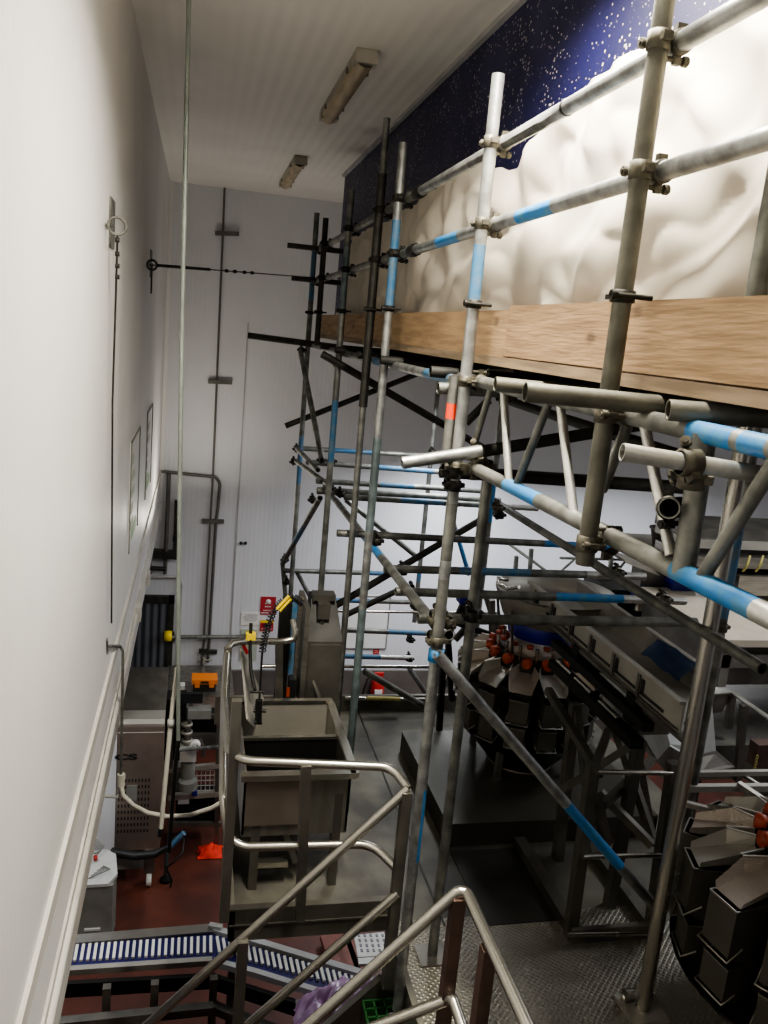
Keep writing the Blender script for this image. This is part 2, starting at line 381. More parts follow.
# standards along the walkway edge
T('standard', (SX, 1.98, -.545), (SX, 1.98, 1.30), None, 8)
T('standard', (SX, 3.17, PZ - .07), (SX, 3.17, .96), [(.43, .52, 4), (.54, .60, 4), (.80, .85, 6)], 0)
T('standard', (SX, 4.68, PZ), (SX, 4.68, 1.01), [(.0, .34, 5), (.34, .46, 0), (.46, .60, 5), (.78, .90, 6)], 0)
T('standard', (SX, 5.19, PZ), (SX, 5.19, -.35), None, 4, .021)
T('standard', (SX, 5.19, -.45), (SX, 5.19, .93), None, 2, .027)
T('standard', (SX, 5.19, .93), (SX, 5.19, 1.24), None, 4, .019)
T('standard', (SX, 6.28, PZ), (SX, 6.28, .99), [(.18, .36, 4), (.50, .62, 6), (.78, .9, 5)], 4)
T('standard', (SX, 7.53, -.14), (SX, 7.53, .935), None, 2)
T('standard', (SX, 8.17, PZ), (SX, 8.17, 1.05), [(.36, .48, 6), (.80, .92, 6)], 4)
ps = MB(); rws = []
for z_ in (at(417, 868, X=SX).z, at(421, 788, X=SX).z): rws.append([V((SX + .0246 * math.cos(a_), 3.17 + .0246 * math.sin(a_), z_)) for a_ in [-1.35 + 1.6 * k_ / 6 for k_ in range(7)]])
ps.grid(rws, 0, True).build('paint_stripe', 'blue', scaf)
# doubled standard behind the centre one, with orange tape
sb = at(432, 956, Z=PZ); st = V((sb.x, sb.y, -.17))
T('standard', sb, (sb.x, sb.y, -.50), None, 4)
ta, tb = at(456, 376, Y=3.24), at(446, 466, Y=3.24); T('standard', tb, (tb.x, tb.y, ta.z), [(.53, .70, 7)], 4)
# guard rails
for z in (.73, .443):
    T('guard_rail', (RX, .2, z), (RX, 2.60, z), None, 0)
    T('guard_rail', (RX, 2.60, z), (RX, 4.42, z), [(.10, .10, 0)] if z > .6 else [(.0, .17, 1), (.55, .74, 1)], 0)
    T('guard_rail', (RX, 4.42, z), (RX, 8.35, z), None, 4)
    MB().lathe((RX, 4.36, z), [(.0245, 0), (.031, .002), (.031, .05), (.034, .06), (.031, .07), (.031, .12), (.0245, .122)], 14, axis=YA).build('sleeve_coupler', 'clamp_dk', scaf)
MB().lathe((RX, 2.60, .73), [(.0245, 0), (.0265, .002), (.0265, .012), (.0245, .014)], 14, axis=YA).build('joint_ring', 'clamp_dk', scaf)
for Y in (1.98, 3.17, 4.68, 5.19, 6.28, 7.53, 8.17):
    for z in (.73, .443): coupler((SX, Y, z), ZA, (RX, Y, z), YA, Y > 4)
    b = MB().lathe((SX, Y, .13), [(.0245, 0), (.031, .002), (.031, .03), (.0245, .032)], 14)
    b.tube((SX - .05, Y - .035, .146), (SX + .06, Y - .035, .146), .007, 6).bar((SX, Y + .028, .146), (SX, Y + .075, .146), .02, .012)
    b.tube((SX - .05, Y - .035, .146), (SX - .035, Y - .035, .146), .013, 6)
    b.build('board_clip', 'clamp_dk', scaf)
# short transoms poking out at the far end of the rails
for z in (.73, .443): T('transom', (.78 + (.443 - z) * .2 + .04, 8.12, z), (1.5, 8.12, z), None, 2)
# deck ledgers, transoms under the boards
T('ledger', (RX, 3.20, -.16), (RX, 8.3, -.16), [(.06, .14, 6), (.22, .27, 0), (.33, .38, 6), (.45, .7, 4)], 0)
T('ledger', (2.28, .6, -.16), (2.28, 8.3, -.16), None, 2)
TZ = -.135
T('transom', at(668, 410, Y=1.70), at(800, 420, Y=1.62), None, 8)
T('transom', at(525, 392, Y=1.90), at(690, 408, Y=1.86), None, 8)
T('transom', at(495, 384, Y=2.62), at(690, 404, Y=2.55), None, 8)
T('transom', at(488, 374, Y=3.75), at(512, 374.5, Y=3.75), None, 3)
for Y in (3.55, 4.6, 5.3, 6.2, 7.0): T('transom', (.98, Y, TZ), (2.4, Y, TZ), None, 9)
a = at(248, 335.5, Y=8.15); T('transom', a, at(440, 361, Y=8.15), None, 2, .030)
a = at(438, 388, Y=3.3); T('transom', a, at(500, 392, Y=3.3), None, 4)
# ladder beam under the walkway near the centre post
def ladder_beam(tops, bots, lace, bt=None, bb=None, mi=4):
    b = MB().tube(tops[0], tops[1], R0, 14, bt, mi, True).tube(bots[0], bots[1], R0, 14, bb, mi, True)
    o = b.build('ladder_beam', TM, scaf)
    for (p, q, r, k) in lace: MB().tube(p, q, r, 10, None, k).build('lacing', TM, o)
    return o
bx = 1.08
def bp(px, py): return at(px, py, X=bx)
tz, bz = -.145, -.485
def tpt(px, py): p = at(px, py, X=bx); return V((bx, p.y, tz))
def bpt(px, py): p = at(px, py, X=bx); return V((bx, p.y, bz))
Ls = [((490, 402), (474, 446), .013, 4), ((501, 405), (509, 482), .014, 3), ((550, 403), (516, 487), .014, 4), ((559, 405), (574, 516), .014, 3), ((630, 423), (602, 490), .015, 4), ((643, 421), (671, 556), .014, 3)]
lace = []
for p, q, r, k in Ls: lace.append((tpt(*p), V((bx, at(*q, X=bx).y, max(bz, at(*q, X=bx).z))), r, k))
for p_, q_, r_ in (((705, 434), (684, 568), .026), ((790, 438), (701, 572), .017)):
    e_ = at(*q_, X=bx); lace.append((at(*p_, X=bx), V((bx, e_.y, -.462)), r_, 4))
def CT(px, py): return (3.42 - at(px, py, X=bx).y) / (3.42 - .9)
def CB(px, py): return (3.15 - at(px, py, X=bx).y) / (3.15 - .8)
ladder_beam(((bx, 3.42, tz), (bx, .9, tz)), ((bx, 3.15, -.480), (bx, .8, -.450)), lace, [(CT(695, 424), CT(739, 435), 1), (CT(747, 437), CT(775, 442), 1)], [(CB(508, 481), CB(540, 498), 1), (CB(678, 563), CB(757, 612), 1), (CB(757, 612), CB(800, 640), 3)])
coupler((bx, 1.98, bz), YA, (SX, 1.98, bz), ZA); coupler((bx, 1.98, tz), YA, (SX, 1.98, tz), ZA)
coupler((bx, 3.17, tz), YA, (SX, 3.17, tz), ZA); coupler((bx, 3.12, bz), YA, (SX, 3.17, bz), ZA)
# the second ladder beam, in shade farther under the deck
b2 = 1.75
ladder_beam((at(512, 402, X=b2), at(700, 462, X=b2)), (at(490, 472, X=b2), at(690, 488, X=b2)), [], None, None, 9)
# loose crossing tubes round the centre post
T('transom', at(402, 463, Y=3.08), at(481, 451, Y=3.08), None, 0)
T('transom', at(478, 452, Y=3.12), at(690, 417, Y=3.12), None, 9)  # rest of the same tube, its shadow painted in as near-black steel
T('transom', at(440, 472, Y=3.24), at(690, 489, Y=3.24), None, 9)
coupler(at(478, 452, Y=3.1), (1, 0, .15), (SX + .12, 3.16, -.47), ZA)
coupler((SX, 3.17, -.56), ZA, (SX + .0, 3.22, -.56), XA, True)
T('transom', at(622, 452, Y=1.52), at(800, 481, Y=1.46), None, 3, .0185)
coupler(at(690, 463, Y=1.50), XA, at(692, 478, Y=1.55), ZA)
d = at(669, 508, Y=1.62); T('ledger', d, d * 1.32, None, 4)
coupler(d * 1.06, d, d * 1.06 + V((.055, .02, .0)), ZA, True)
d = at(449, 635, Y=3.25); T('ledger', d, d * 1.25, None, 4, .0215); coupler(d * 1.05, d, d * 1.05 + V((-.05, 0, 0)), ZA)
# lower lift: transoms across, resting on the ledgers
def tr(pl, pr, Z, bands=None, mi=4, r=R0, Y=None, kind='transom'):
    a = at(*pl, Y=Y) if Y else at(*pl, Z=Z); b = at(*pr, Y=a.y); T(kind, a, b, bands, mi, r); return a
tr((294.5, 448), (432, 456), 0, [(.25, .58, 6)], 4, Y=8.22)
tr((306, 462), (440, 472), 0, [(.5, .95, 6)], 4, Y=7.45)
tr((316, 481), (484, 491), 0, [(.37, .57, 6)], 4, Y=7.0)
tr((317, 490.5), (500, 501), 0, None, 4, .030, Y=6.6)
tr((344, 497), (538, 508.5), 0, [(.28, .5, 6), (.72, 1, 3)], 4, Y=6.45)
tr((337, 533), (650, 549), -1.30, [(.64, .9, 1)], 4)
tr((384, 568.5), (645, 576.5), -1.35, [(.27, .54, 6), (.76, 1, 3)], 4)
tr((395.5, 591.5), (685, 601), -1.36, [(.53, .77, 1), (.77, 1, 3)], 4)
tr((418, 618.5), (696, 622.5), -1.25, None, 4)
tr((283.5, 570.5), (400, 574), 0, [(.68, 1, 6)], 4, Y=8.22)
tr((327.7, 600), (418, 602.5), 0, [(.0, .45, 6)], 4, Y=8.0)
tr((345, 630), (430, 633.5), 0, [(.5, .93, 6)], 4, Y=7.2)
tr((341, 656), (412, 658), 0, [(.0, .55, 6), (.55, 1, 3)], 4, Y=7.3)
# ledgers and chords running along the scaffold
a = at(325, 487, X=1.15); b = at(437, 627, X=1.15); T('ledger', a, b, [(.50, .66, 1)], 4, .026)
T('ledger', at(296, 461, Y=8.12), at(332, 487, Y=6.7), None, 4, .022)
T('ledger', at(296.5, 448, Y=8.12), at(318, 470, Y=7.1), None, 4, .022)
p1, p2 = at(500, 505, X=2.1), at(763, 669, X=2.1)
T('ledger', p1, p2, None, 4)
# braces
T('brace', at(300, 349, Y=8.1), at(322, 460, Y=7.0), None, 4)
T('brace', at(322, 354, Y=6.22), at(482, 447, Y=6.22), None, 2, .028)
T('brace', at(285.5, 426, Y=8.28), at(427, 370, Y=8.28), None, 2, .028)
T('brace', at(466, 423, Y=3.9), at(489, 400, Y=3.9), None, 2, .020)
T('brace', at(320, 498, Y=6.55), at(282.5, 564, Y=8.2), [(.35, .6, 6)], 4)
T('brace', at(282.5, 562, Y=8.25), at(285.5, 596, Y=8.25), None, 4)
T('brace', at(297, 572, Y=8.25), at(312, 600, Y=8.25), None, 4)
T('brace', at(325, 612, Y=6.0), at(482, 519, Y=6.0), None, 2, .027)
T('brace', at(346, 615, Y=6.9), at(399, 590, Y=6.9), None, 2, .027)
T('brace', at(346, 500, Y=6.75), at(417, 557, Y=6.75), None, 4, .022)
T('brace', at(454, 524, Y=6.9), at(469, 575, Y=6.9), [(.1, .9, 1)], 4, .020)
T('brace', at(437, 654, Y=3.12), at(655, 907, Y=3.16), [(.555, .815, 1)], 0)
T('brace', at(364, 671, Y=5.7), at(422, 705, Y=5.7), None, 4)
T('brace', at(409, 668, Y=6.3), at(427, 695, Y=6.3), None, 0, .022)
# inner row of standards
def vp(px, py, Y, z0, z1, bands=None, mi=4, r=R0, X=None):
    p = at(px, py, Y=Y) if X is None else at(px, py, X=X); T('standard', (p.x, p.y, z0), (p.x, p.y, z1), bands, mi, r); return p
vp(432, 448, 8.2, PZ, -.13, [(.16, .22, 6)], 4)
vp(484.5, 560, 6.3, PZ + .0, -.13, [(.55, .70, 1)], 4)
vp(500, 425, 8.2, -1.6, -.13, None, 2)
vp(730, 580, 3.62, PZ, -.13, [(.60, .82, 6)], 4)
vp(763, 260, 1.5, -.13, 1.4, None, 4, X=1.20)
# couplers at the visible crossings of the lower lift
for (px, py, Y, dark) in ((377, 541, 4.70, 1), (297, 449, 8.17, 1), (294, 462, 8.17, 1), (322, 460, 7.2, 1), (332, 461, 6.9, 1), (331, 488, 6.6, 1), (341, 494, 6.5, 1), (313, 500, 7.0, 1), (285, 560, 8.2, 1), (287, 582, 8.2, 1), (302, 350, 8.1, 1), (338, 364, 6.4, 1), (403, 571, 4.9, 1), (413, 592, 4.7, 1), (418, 606, 4.4, 0), (439, 620, 3.2, 0), (472, 616, 3.3, 1), (447, 622, 3.25, 0), (620, 573, 4.6, 0), (666, 600, 4.2, 0), (499, 508, 5.0, 0), (500, 515, 5.1, 1), (722, 627, 3.6, 0), (437, 641, 3.17, 0), (433, 452, 8.1, 1), (411, 640, 7.3, 1), (410, 659, 7.3, 1), (452, 472, 3.12, 1), (507, 396, 3.3, 0), (742, 388, 2.0, 1), (630, 388, 2.4, 1)):
    c = at(px, py, Y=Y); coupler(c, ZA, c + V((.0, .05, 0)), XA, bool(dark))
c = at(436, 655, Y=3.17); MB().lathe(c - ZA * .028, [(.0247, 0), (.034, .003), (.034, .053), (.0247, .056)], 14).build('coupler', 'blue', scaf)
# base plates
for x, y in ((sb.x, sb.y),):
    MB().box(x - .075, x + .075, y - .075, y + .075, PZ + .003, PZ + .012).build('base_plate', 'steel_dk', scaf)

# ---------------------------------------------------------------- boards and sheeting
def board(name, y0, y1, x0, x1, z0, z1, label, group=None, m='wood'):
    o = MB().box(x0, x1, y0, y1, z0, z1).build(name, m); tag(o, label, 'board', group)
    bv = o.modifiers.new('edge', 'BEVEL'); bv.width = .004; bv.segments = 1; return o
board('toe_board', .2, 2.985, 1.098, 1.136, -.036, .145, 'nearer of the two pale pine toe boards standing on edge behind the scaffold posts')
board('toe_board', 2.99, 8.02, 1.098, 1.136, -.040, .130, 'farther pine toe board standing on edge, running on to the end of the scaffold')
k = 0
for y0, y1 in ((.3, 3.4), (3.42, 5.8), (5.82, 8.0)):
    for j in range(5):
        x0 = 1.095 + j * .232
        board('scaffold_board', y0, y1, x0, x0 + .225, -.076, -.041,
              'pine walkway deck board whose edge shows below the %s toe board' % ('nearer', 'farther', 'far end of the farther')[(y0 > 1) + (y0 > 5)] if j == 0 else 'dark underside of a scaffold board laid across the transoms under the walkway',
              'walkway deck boards', 'wood_dk')
prof = [(.3, 1.15), (1.2, 1.10), (1.6, 1.02), (1.95, .928), (2.1, .885), (2.33, .895), (2.66, .912), (2.86, .898), (2.99, .872), (3.11, .836), (3.28, .785), (3.38, .742), (3.52, .727), (3.65, .74), (3.79, .772), (4.1, .84), (4.43, .89), (4.67, .875), (4.86, .838), (5.4, .80), (6.22, .80), (7.2, .79), (7.75, .76), (8.0, .70)]
def top_at(y):
    for (a, za), (b, zb) in zip(prof, prof[1:]):
        if a <= y <= b: t = (y - a) / (b - a); t = t * t * (3 - 2 * t); return za + (zb - za) * t
    return prof[-1][1]
rows = []
NY, NZ = 300, 64
for i in range(NY + 1):
    y = .3 + 7.6 * i / NY; zt = top_at(y); r = []
    for j in range(NZ + 1):
        t = j / NZ; z = -.03 + (zt + .03) * t
        n1 = noise.noise(V((y * .9, z * .9, 3.1)))
        w1 = y + .25 * noise.noise(V((y * .8, z * 1.2, 11.)))
        n3 = abs(noise.noise(V((w1 * 1.5 + z * 1.9, z * 1.4 - w1 * .6, 1.9)))); n4 = abs(noise.noise(V((w1 * 2.6 - z * 2.8, z * 1.7 + w1 * .5, 5.2))))
        n5 = abs(noise.noise(V((w1 * 4.2 + z * 1.2, z * 4.5 - w1 * 1.5, 9.4))))
        fade = min(1, t / .18)
        x = 1.165 + fade * (.060 + .035 * n1 - .085 * n3 + .055 * n4 - .05 * n5) + .045 * t
        x = 1.12 + math.log1p(math.exp((x - 1.12) * 40)) / 40
        x = min(1.375, x)
        r.append(V((x, y, z)))
    rows.append(r)
o = MB().grid(rows, 0, True).build('plastic_sheet', 'sheet')
tag(o, 'creased white plastic sheeting draped behind the guard rails above the toe boards', 'sheet')

# ---------------------------------------------------------------- stair and guard rails (stainless)
SR = .021
def guard(name, label, runs, posts, cat='handrail', r=SR, mats=('steel_lt',), pm='steel_dk', pw=.045):
    base = min((q for p in posts for q in p), key=lambda q: q[2]) if posts else runs[0][1][0]
    t = empty(name, base, label, cat)
    for kind, pts, k in runs: MB().path(arc(pts, .11, 7), r, 12).build(kind, mats[k], t)
    for p, q in posts: MB().bar(p, q, pw, mi=0).build('post', pm, t)
    return t
q1 = V((.985, 3.24, -1.94)); e1 = at(120, 1050, Y=3.2); e2 = at(215, 1054, Y=3.2)
p1b = at(243, 940, Y=3.2)
guard('stair_handrail', 'two-bar stainless stair handrail nearest the steel bin, sloping down from the centre scaffold post',
      [('top_rail', [q1, e1], 0), ('middle_rail', [at(398, 893, Y=3.22), e2], 0)],
      [(V((.975, 3.235, PZ)), V((.975, 3.235, -1.95))), (V((p1b.x, p1b.y, p1b.z - .85)), p1b)])
q2 = V((.97, 2.47, -1.885)); e3 = at(290, 1042, Y=2.45)
guard('stair_handrail', 'stainless stair handrail on the nearer side, turning along the edge of the tread plate floor',
      [('top_rail', [e3, q2, V((1.0, 2.46, -1.885)), V((1.0, 1.5, -1.90))], 0), ('middle_rail', [at(300, 1056, Y=2.45), at(447, 1000, Y=2.45), at(452, 997, Y=2.42), V((1.0, 2.30, -2.34)), V((1.0, 1.5, -2.36))], 0)],
      [(V((.97, 2.46, PZ)), V((.97, 2.46, -1.90))), (V((1.0, 2.22, PZ)), V((1.0, 2.22, -1.91)))], pm='rust')
# bin enclosure rails: front pair turning back along the open edge
fl, bl = V((.265, 3.50, -1.93)), V((.275, 4.80, -1.90))
t = guard('bin_guard_rail', 'stainless guard rail looped round the steel bin on the mezzanine edge',
      [('top_rail', [at(293, 619, Y=4.96), at(296, 633, Y=4.93), at(294, 639, Y=4.93), at(283, 641.5, Y=4.92), at(243, 641, Y=4.86), at(230, 644, Y=4.8), at(227, 652, Y=4.75), at(224, 700, Y=4.3), at(228, 750, Y=3.60), at(245, 761, Y=3.50), at(392, 767, Y=3.42), at(409, 790, Y=3.28)], 0),
       ('middle_rail', [at(224, 700, Y=4.5), at(223, 800, Y=3.6), at(229, 838, Y=3.55), at(243, 847, Y=3.52), at(372, 844, Y=3.45), at(396, 868, Y=3.30)], 0)],
      [(at(300, 918, Y=3.50), at(306, 764, Y=3.46)), (at(224, 920, Y=3.52), at(237, 700, Y=3.56)), (at(222, 760, Y=4.75), at(228, 648, Y=4.75)), (at(279, 705, Y=4.92), at(279, 642, Y=4.92))])
y6 = 6.05
guard('mezzanine_guard_rail', 'thin stainless guard rail along the far edge of the mezzanine by the back wall', [('top_rail', [at(262, 666, Y=y6) * 1, at(436, 667, Y=y6)], 0), ('middle_rail', [at(345, 698, Y=y6), at(430, 699.5, Y=y6)], 0), ('top_rail', [at(338, 611, Y=7.6), at(470, 613, Y=7.6)], 0)],
      [(at(436, 667, Y=y6) * 1, V((at(436, 667, Y=y6).x, y6, PZ)))], r=.014, pw=.03)
MB().tube(at(367, 698, Y=y6 - .02), at(400, 699, Y=y6 - .02), .0165).build('yellow_tape', 'yellow_dull', bpy.data.objects['mezzanine_guard_rail'])
# first step of the stair
t = empty('stair', (.75, 2.85, GZ), 'stainless stair with green grating steps going down from the tread plate floor', 'stair')
for s in (2.50, 3.36):
    MB().bar((1.04, s, PZ - .12), (-1.72, s, GZ + .02), .04, .18).build('stringer', 'steel_dk', t)
for k in range(9):
    z = PZ - .17 - .30 * k; xa = 1.045 - .30 * k
    g = MB()
    for i in range(4): g.bar((xa - .15 + .05 * i, 2.53, z), (xa - .15 + .05 * i, 3.33, z), .010, .03)
    for i in range(17): g.bar((xa - .15, 2.53 + .05 * i, z), (xa, 2.53 + .05 * i, z), .010, .03)
    g.build('grating_step', 'green_grate', t)

# ---------------------------------------------------------------- steel bin with tipping column
t = empty('steel_bin', (.6, 4.4, PZ), 'open two-compartment stainless bin on legs inside the guard rail', 'bin')
bx0, bx1, by0, by1, bt, bb = .325, .885, 3.98, 4.80, -2.27, -2.62
b = MB()
th = .012
b.box(bx0, bx1, by0, by0 + th, bb, bt).box(bx1 - th, bx1, by0, by1, bb, bt).box(bx0, bx1, by1 - th, by1, bb, bt + .02).box(bx0, bx0 + th, by0, by1, bb, bt)
b.box(bx0, bx1, by0, by1, bb - th, bb)
b.build('bin_body', 'steel_face', t)
MB().box(bx0 + th, bx1 - th, 4.40, 4.412, bb, bt - .02).build('divider', 'blackm', t)  # black sheet here and on the floor paints shade inside the front compartment
MB().box(bx0 + th, bx1 - th, by0 + .012, 4.40, bb + .03, bb + .035).build('bin_floor', 'blackm', t)
rm = MB().box(bx0 - .02, bx1 + .02, by0 - .045, by0 + .01, bt - .02, bt + .012).box(bx1 - .01, bx1 + .035, by0 - .04, by1, bt - .015, bt + .012).box(bx0 - .02, bx1 + .02, by1 - .02, by1 + .02, bt + .005, bt + .03).box(bx0, bx1, 4.392, 4.42, bt - .03, bt - .012)
rm.build('rim', 'steel_lt', t)
MB().prism([at(240, 649, Y=4.84), at(246, 660, Y=4.84), at(262, 699, Y=4.80), at(254.5, 728, Y=4.45), at(246, 719, Y=4.42)], (.012, .01, 0)).build('splash_plate', 'steel_mat', t)
MB().box(bx0 + th, bx1 - th, by1 - th - .004, by1 - th, bb + .02, bt + .01).build('back_panel', 'steel_mat', t)
MB().box(bx0 + .01, bx1 - .25, by0 - .015, by0 - .004, -2.56, bt - .03).build('front_panel', 'steel_red', t)
for x in (bx0 + .075, bx1 - .055):
    for y in (by0 + .02, by1 - .03): MB().bar((x, y, PZ), (x, y, bb + .22 if y < 4.2 else bb), .045).build('leg', 'steel_dk', t)
MB().bar((bx0 + .06, 4.02, PZ + .13), (bx0 + .26, 4.02, PZ + .13), .05, .03).build('step_bar', 'steel_lt', t)
MB().bar((bx0 + .23, 4.0, bb), (bx0 + .30, 4.02, PZ + .13), .03).build('brace', 'steel_dk', t)
t = empty('lift_column', (.86, 5.0, PZ), 'tall dark stainless lift column with sloping hood standing behind the steel bin', 'machine')
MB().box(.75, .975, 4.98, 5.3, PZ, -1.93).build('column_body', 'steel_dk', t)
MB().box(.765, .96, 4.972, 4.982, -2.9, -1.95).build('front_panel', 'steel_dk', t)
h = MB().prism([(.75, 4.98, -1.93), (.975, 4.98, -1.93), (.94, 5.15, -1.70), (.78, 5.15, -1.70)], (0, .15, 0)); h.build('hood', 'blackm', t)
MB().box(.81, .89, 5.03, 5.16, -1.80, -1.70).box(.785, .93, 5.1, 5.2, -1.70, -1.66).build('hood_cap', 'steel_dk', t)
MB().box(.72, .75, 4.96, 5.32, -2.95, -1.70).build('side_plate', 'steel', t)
t = empty('control_post', (.66, 5.1, PZ), 'dark upright control post with blue strip and hanging cables beside the lift column', 'post')
MB().box(.575, .65, 5.08, 5.14, PZ, -1.72).build('post_body', 'blackm', t)
MB().box(.652, .685, 5.09, 5.12, -2.2, -1.68).build('blue_strip', 'blue_dull', t)
MB().box(.69, .72, 5.08, 5.13, PZ, -1.66).build('back_plate', 'steel', t)
MB().path([at(322, 604, Y=5.06), at(322, 640, Y=5.06), at(320, 660, Y=5.05), at(310, 672, Y=5.0), at(320, 700, Y=4.95)], .016, 8).build('cable', 'steel_dk', t)
MB().box(.655, .70, 5.0, 5.08, -2.36, -2.2).build('switch_box', 'black', t)
MB().box(.64, .66, 4.99, 5.0, -2.31, -2.25).build('switch_plate', 'orange_red', t)
# curled hose and pull handle above the bin
t = empty('coiled_hose', at(264, 700, Y=4.4), 'black coiled spray hose with yellow grip hanging down into the bin', 'hose')
pts = []
path = [at(*p, Y=4.5) for p in ((258, 720), (260, 690), (262, 655), (264, 640), (268, 625), (275, 608), (284, 600), (295, 598), (303, 604))]
N = 190
def along(u):
    u *= len(path) - 1; i = min(int(u), len(path) - 2); f = u - i; return path[i] * (1 - f) + path[i + 1] * f
MB().path([along(k / 40) for k in range(41)], .006, 6).build('hose_core', 'blackm', t)
for k in range(N + 1):
    u = .28 + .72 * k / N; c = along(u); d = (along(min(1, u + .01)) - along(max(0, u - .01))).normalized(); s = d.cross(YA).normalized(); a = k * .95
    pts.append(c + (s * math.cos(a) + d.cross(s) * math.sin(a)) * .019)
MB().path(pts, .004, 5).build('coil', 'black', t)
MB().tube(at(277, 609, Y=4.47), at(289, 596, Y=4.47), .009).tube(at(280, 611, Y=4.47), at(291, 599, Y=4.47), .007).build('grip', 'yellow', t)
s = MB().tube(at(259, 700, Y=4.4), at(258, 722, Y=4.4), .020).tube(at(250, 692, Y=4.4), at(264, 692, Y=4.4), .007).tube(at(253, 711, Y=4.4), at(266, 711, Y=4.4), .010).tube(at(254, 722, Y=4.4), at(262, 722, Y=4.4), .015)
s.build('spray_gun', 'blackm', t)
t = empty('spring_hook', at(252, 700, Y=4.6), 'thin dark rod with yellow clip held upright at the rail corner above the bin', 'rod')
MB().path([at(251, 623, Y=4.7), at(250, 650, Y=4.65), at(251, 672, Y=4.6), at(255, 690, Y=4.5)], .010, 8).build('rod', 'blackm', t)
MB().box(*[v for p in [at(246, 632, Y=4.7)] for v in (p.x, p.x + .055)], 4.66, 4.70, at(248, 638, Y=4.7).z, at(248, 632, Y=4.7).z).build('clip', 'yellow', t)
tag(MB().tube(at(179, 750, Y=6.0), at(229, 746, Y=5.2), .014).build('rod', 'galv_dull'), 'thin grey rod lying level between the air pipe and the bin rail', 'rod')

# ---------------------------------------------------------------- multihead weighers
def bucket(cx, cy, ang, r, z, w, d, h, name, parent, bail=True):
    c, s = math.cos(ang), math.sin(ang); rad = V((c, s, 0)); tan = V((-s, c, 0)); o = V((cx, cy, z))
    def P(a, t, k): return o + rad * (r + a) + tan * t + V((0, 0, k))
    prof = [(d * .55, h * .5), (d * .55, -h * .36), (d * .1, -h * .5), (-d * .3, -h * .34), (-d * .45, h * .5)]
    b = MB()
    for k in range(4):
        a1, z1 = prof[k]; a2, z2 = prof[k + 1]
        b.face([P(a1, -w / 2, z1), P(a1, w / 2, z1), P(a2, w / 2, z2), P(a2, -w / 2, z2)], 0)
    for t_ in (-w / 2, w / 2): b.face([P(a, t_, k) for a, k in prof], 0)
    e = .006
    b.bar(P(d * .55, -w / 2, h * .5), P(d * .55, w / 2, h * .5), e, mi=1)
    for t_ in (-w / 2, w / 2): b.bar(P(d * .55, t_, h * .5), P(-d * .45, t_, h * .5), e, mi=1)
    ob = b.build(name, ['steel_mat_dk', 'steel'], parent)
    if bail:
        MB().path([P(d * .2, -w / 2 - .008, -h * .2), P(d * .62, -w / 2 - .008, -h * .40), P(d * .62, w / 2 + .008, -h * .40), P(d * .2, w / 2 + .008, -h * .2)], .005, 5).build('bail', 'steel', ob)
    return ob
M['steel_mat_dk'] = mat('bucket_sheet', (.13, .122, .102), .5, .5, .25, 4)
def dimple():
    m = mat('dimpled_sheet', (.50, .44, .38), .42, .5, .15, 3); nt = m.node_tree; b_ = nt.nodes['Principled BSDF']
    tc = nt.nodes.new('ShaderNodeTexCoord'); v = nt.nodes.new('ShaderNodeTexVoronoi'); v.inputs['Scale'].default_value = 90; v.inputs['Randomness'].default_value = .1
    nt.links.new(tc.outputs['Object'], v.inputs['Vector']); bp_ = nt.nodes.new('ShaderNodeBump'); bp_.inputs['Strength'].default_value = .5; bp_.inputs['Distance'].default_value = .004
    nt.links.new(v.outputs['Distance'], bp_.inputs['Height']); nt.links.new(bp_.outputs['Normal'], b_.inputs['Normal']); return m
M['dimple'] = dimple()
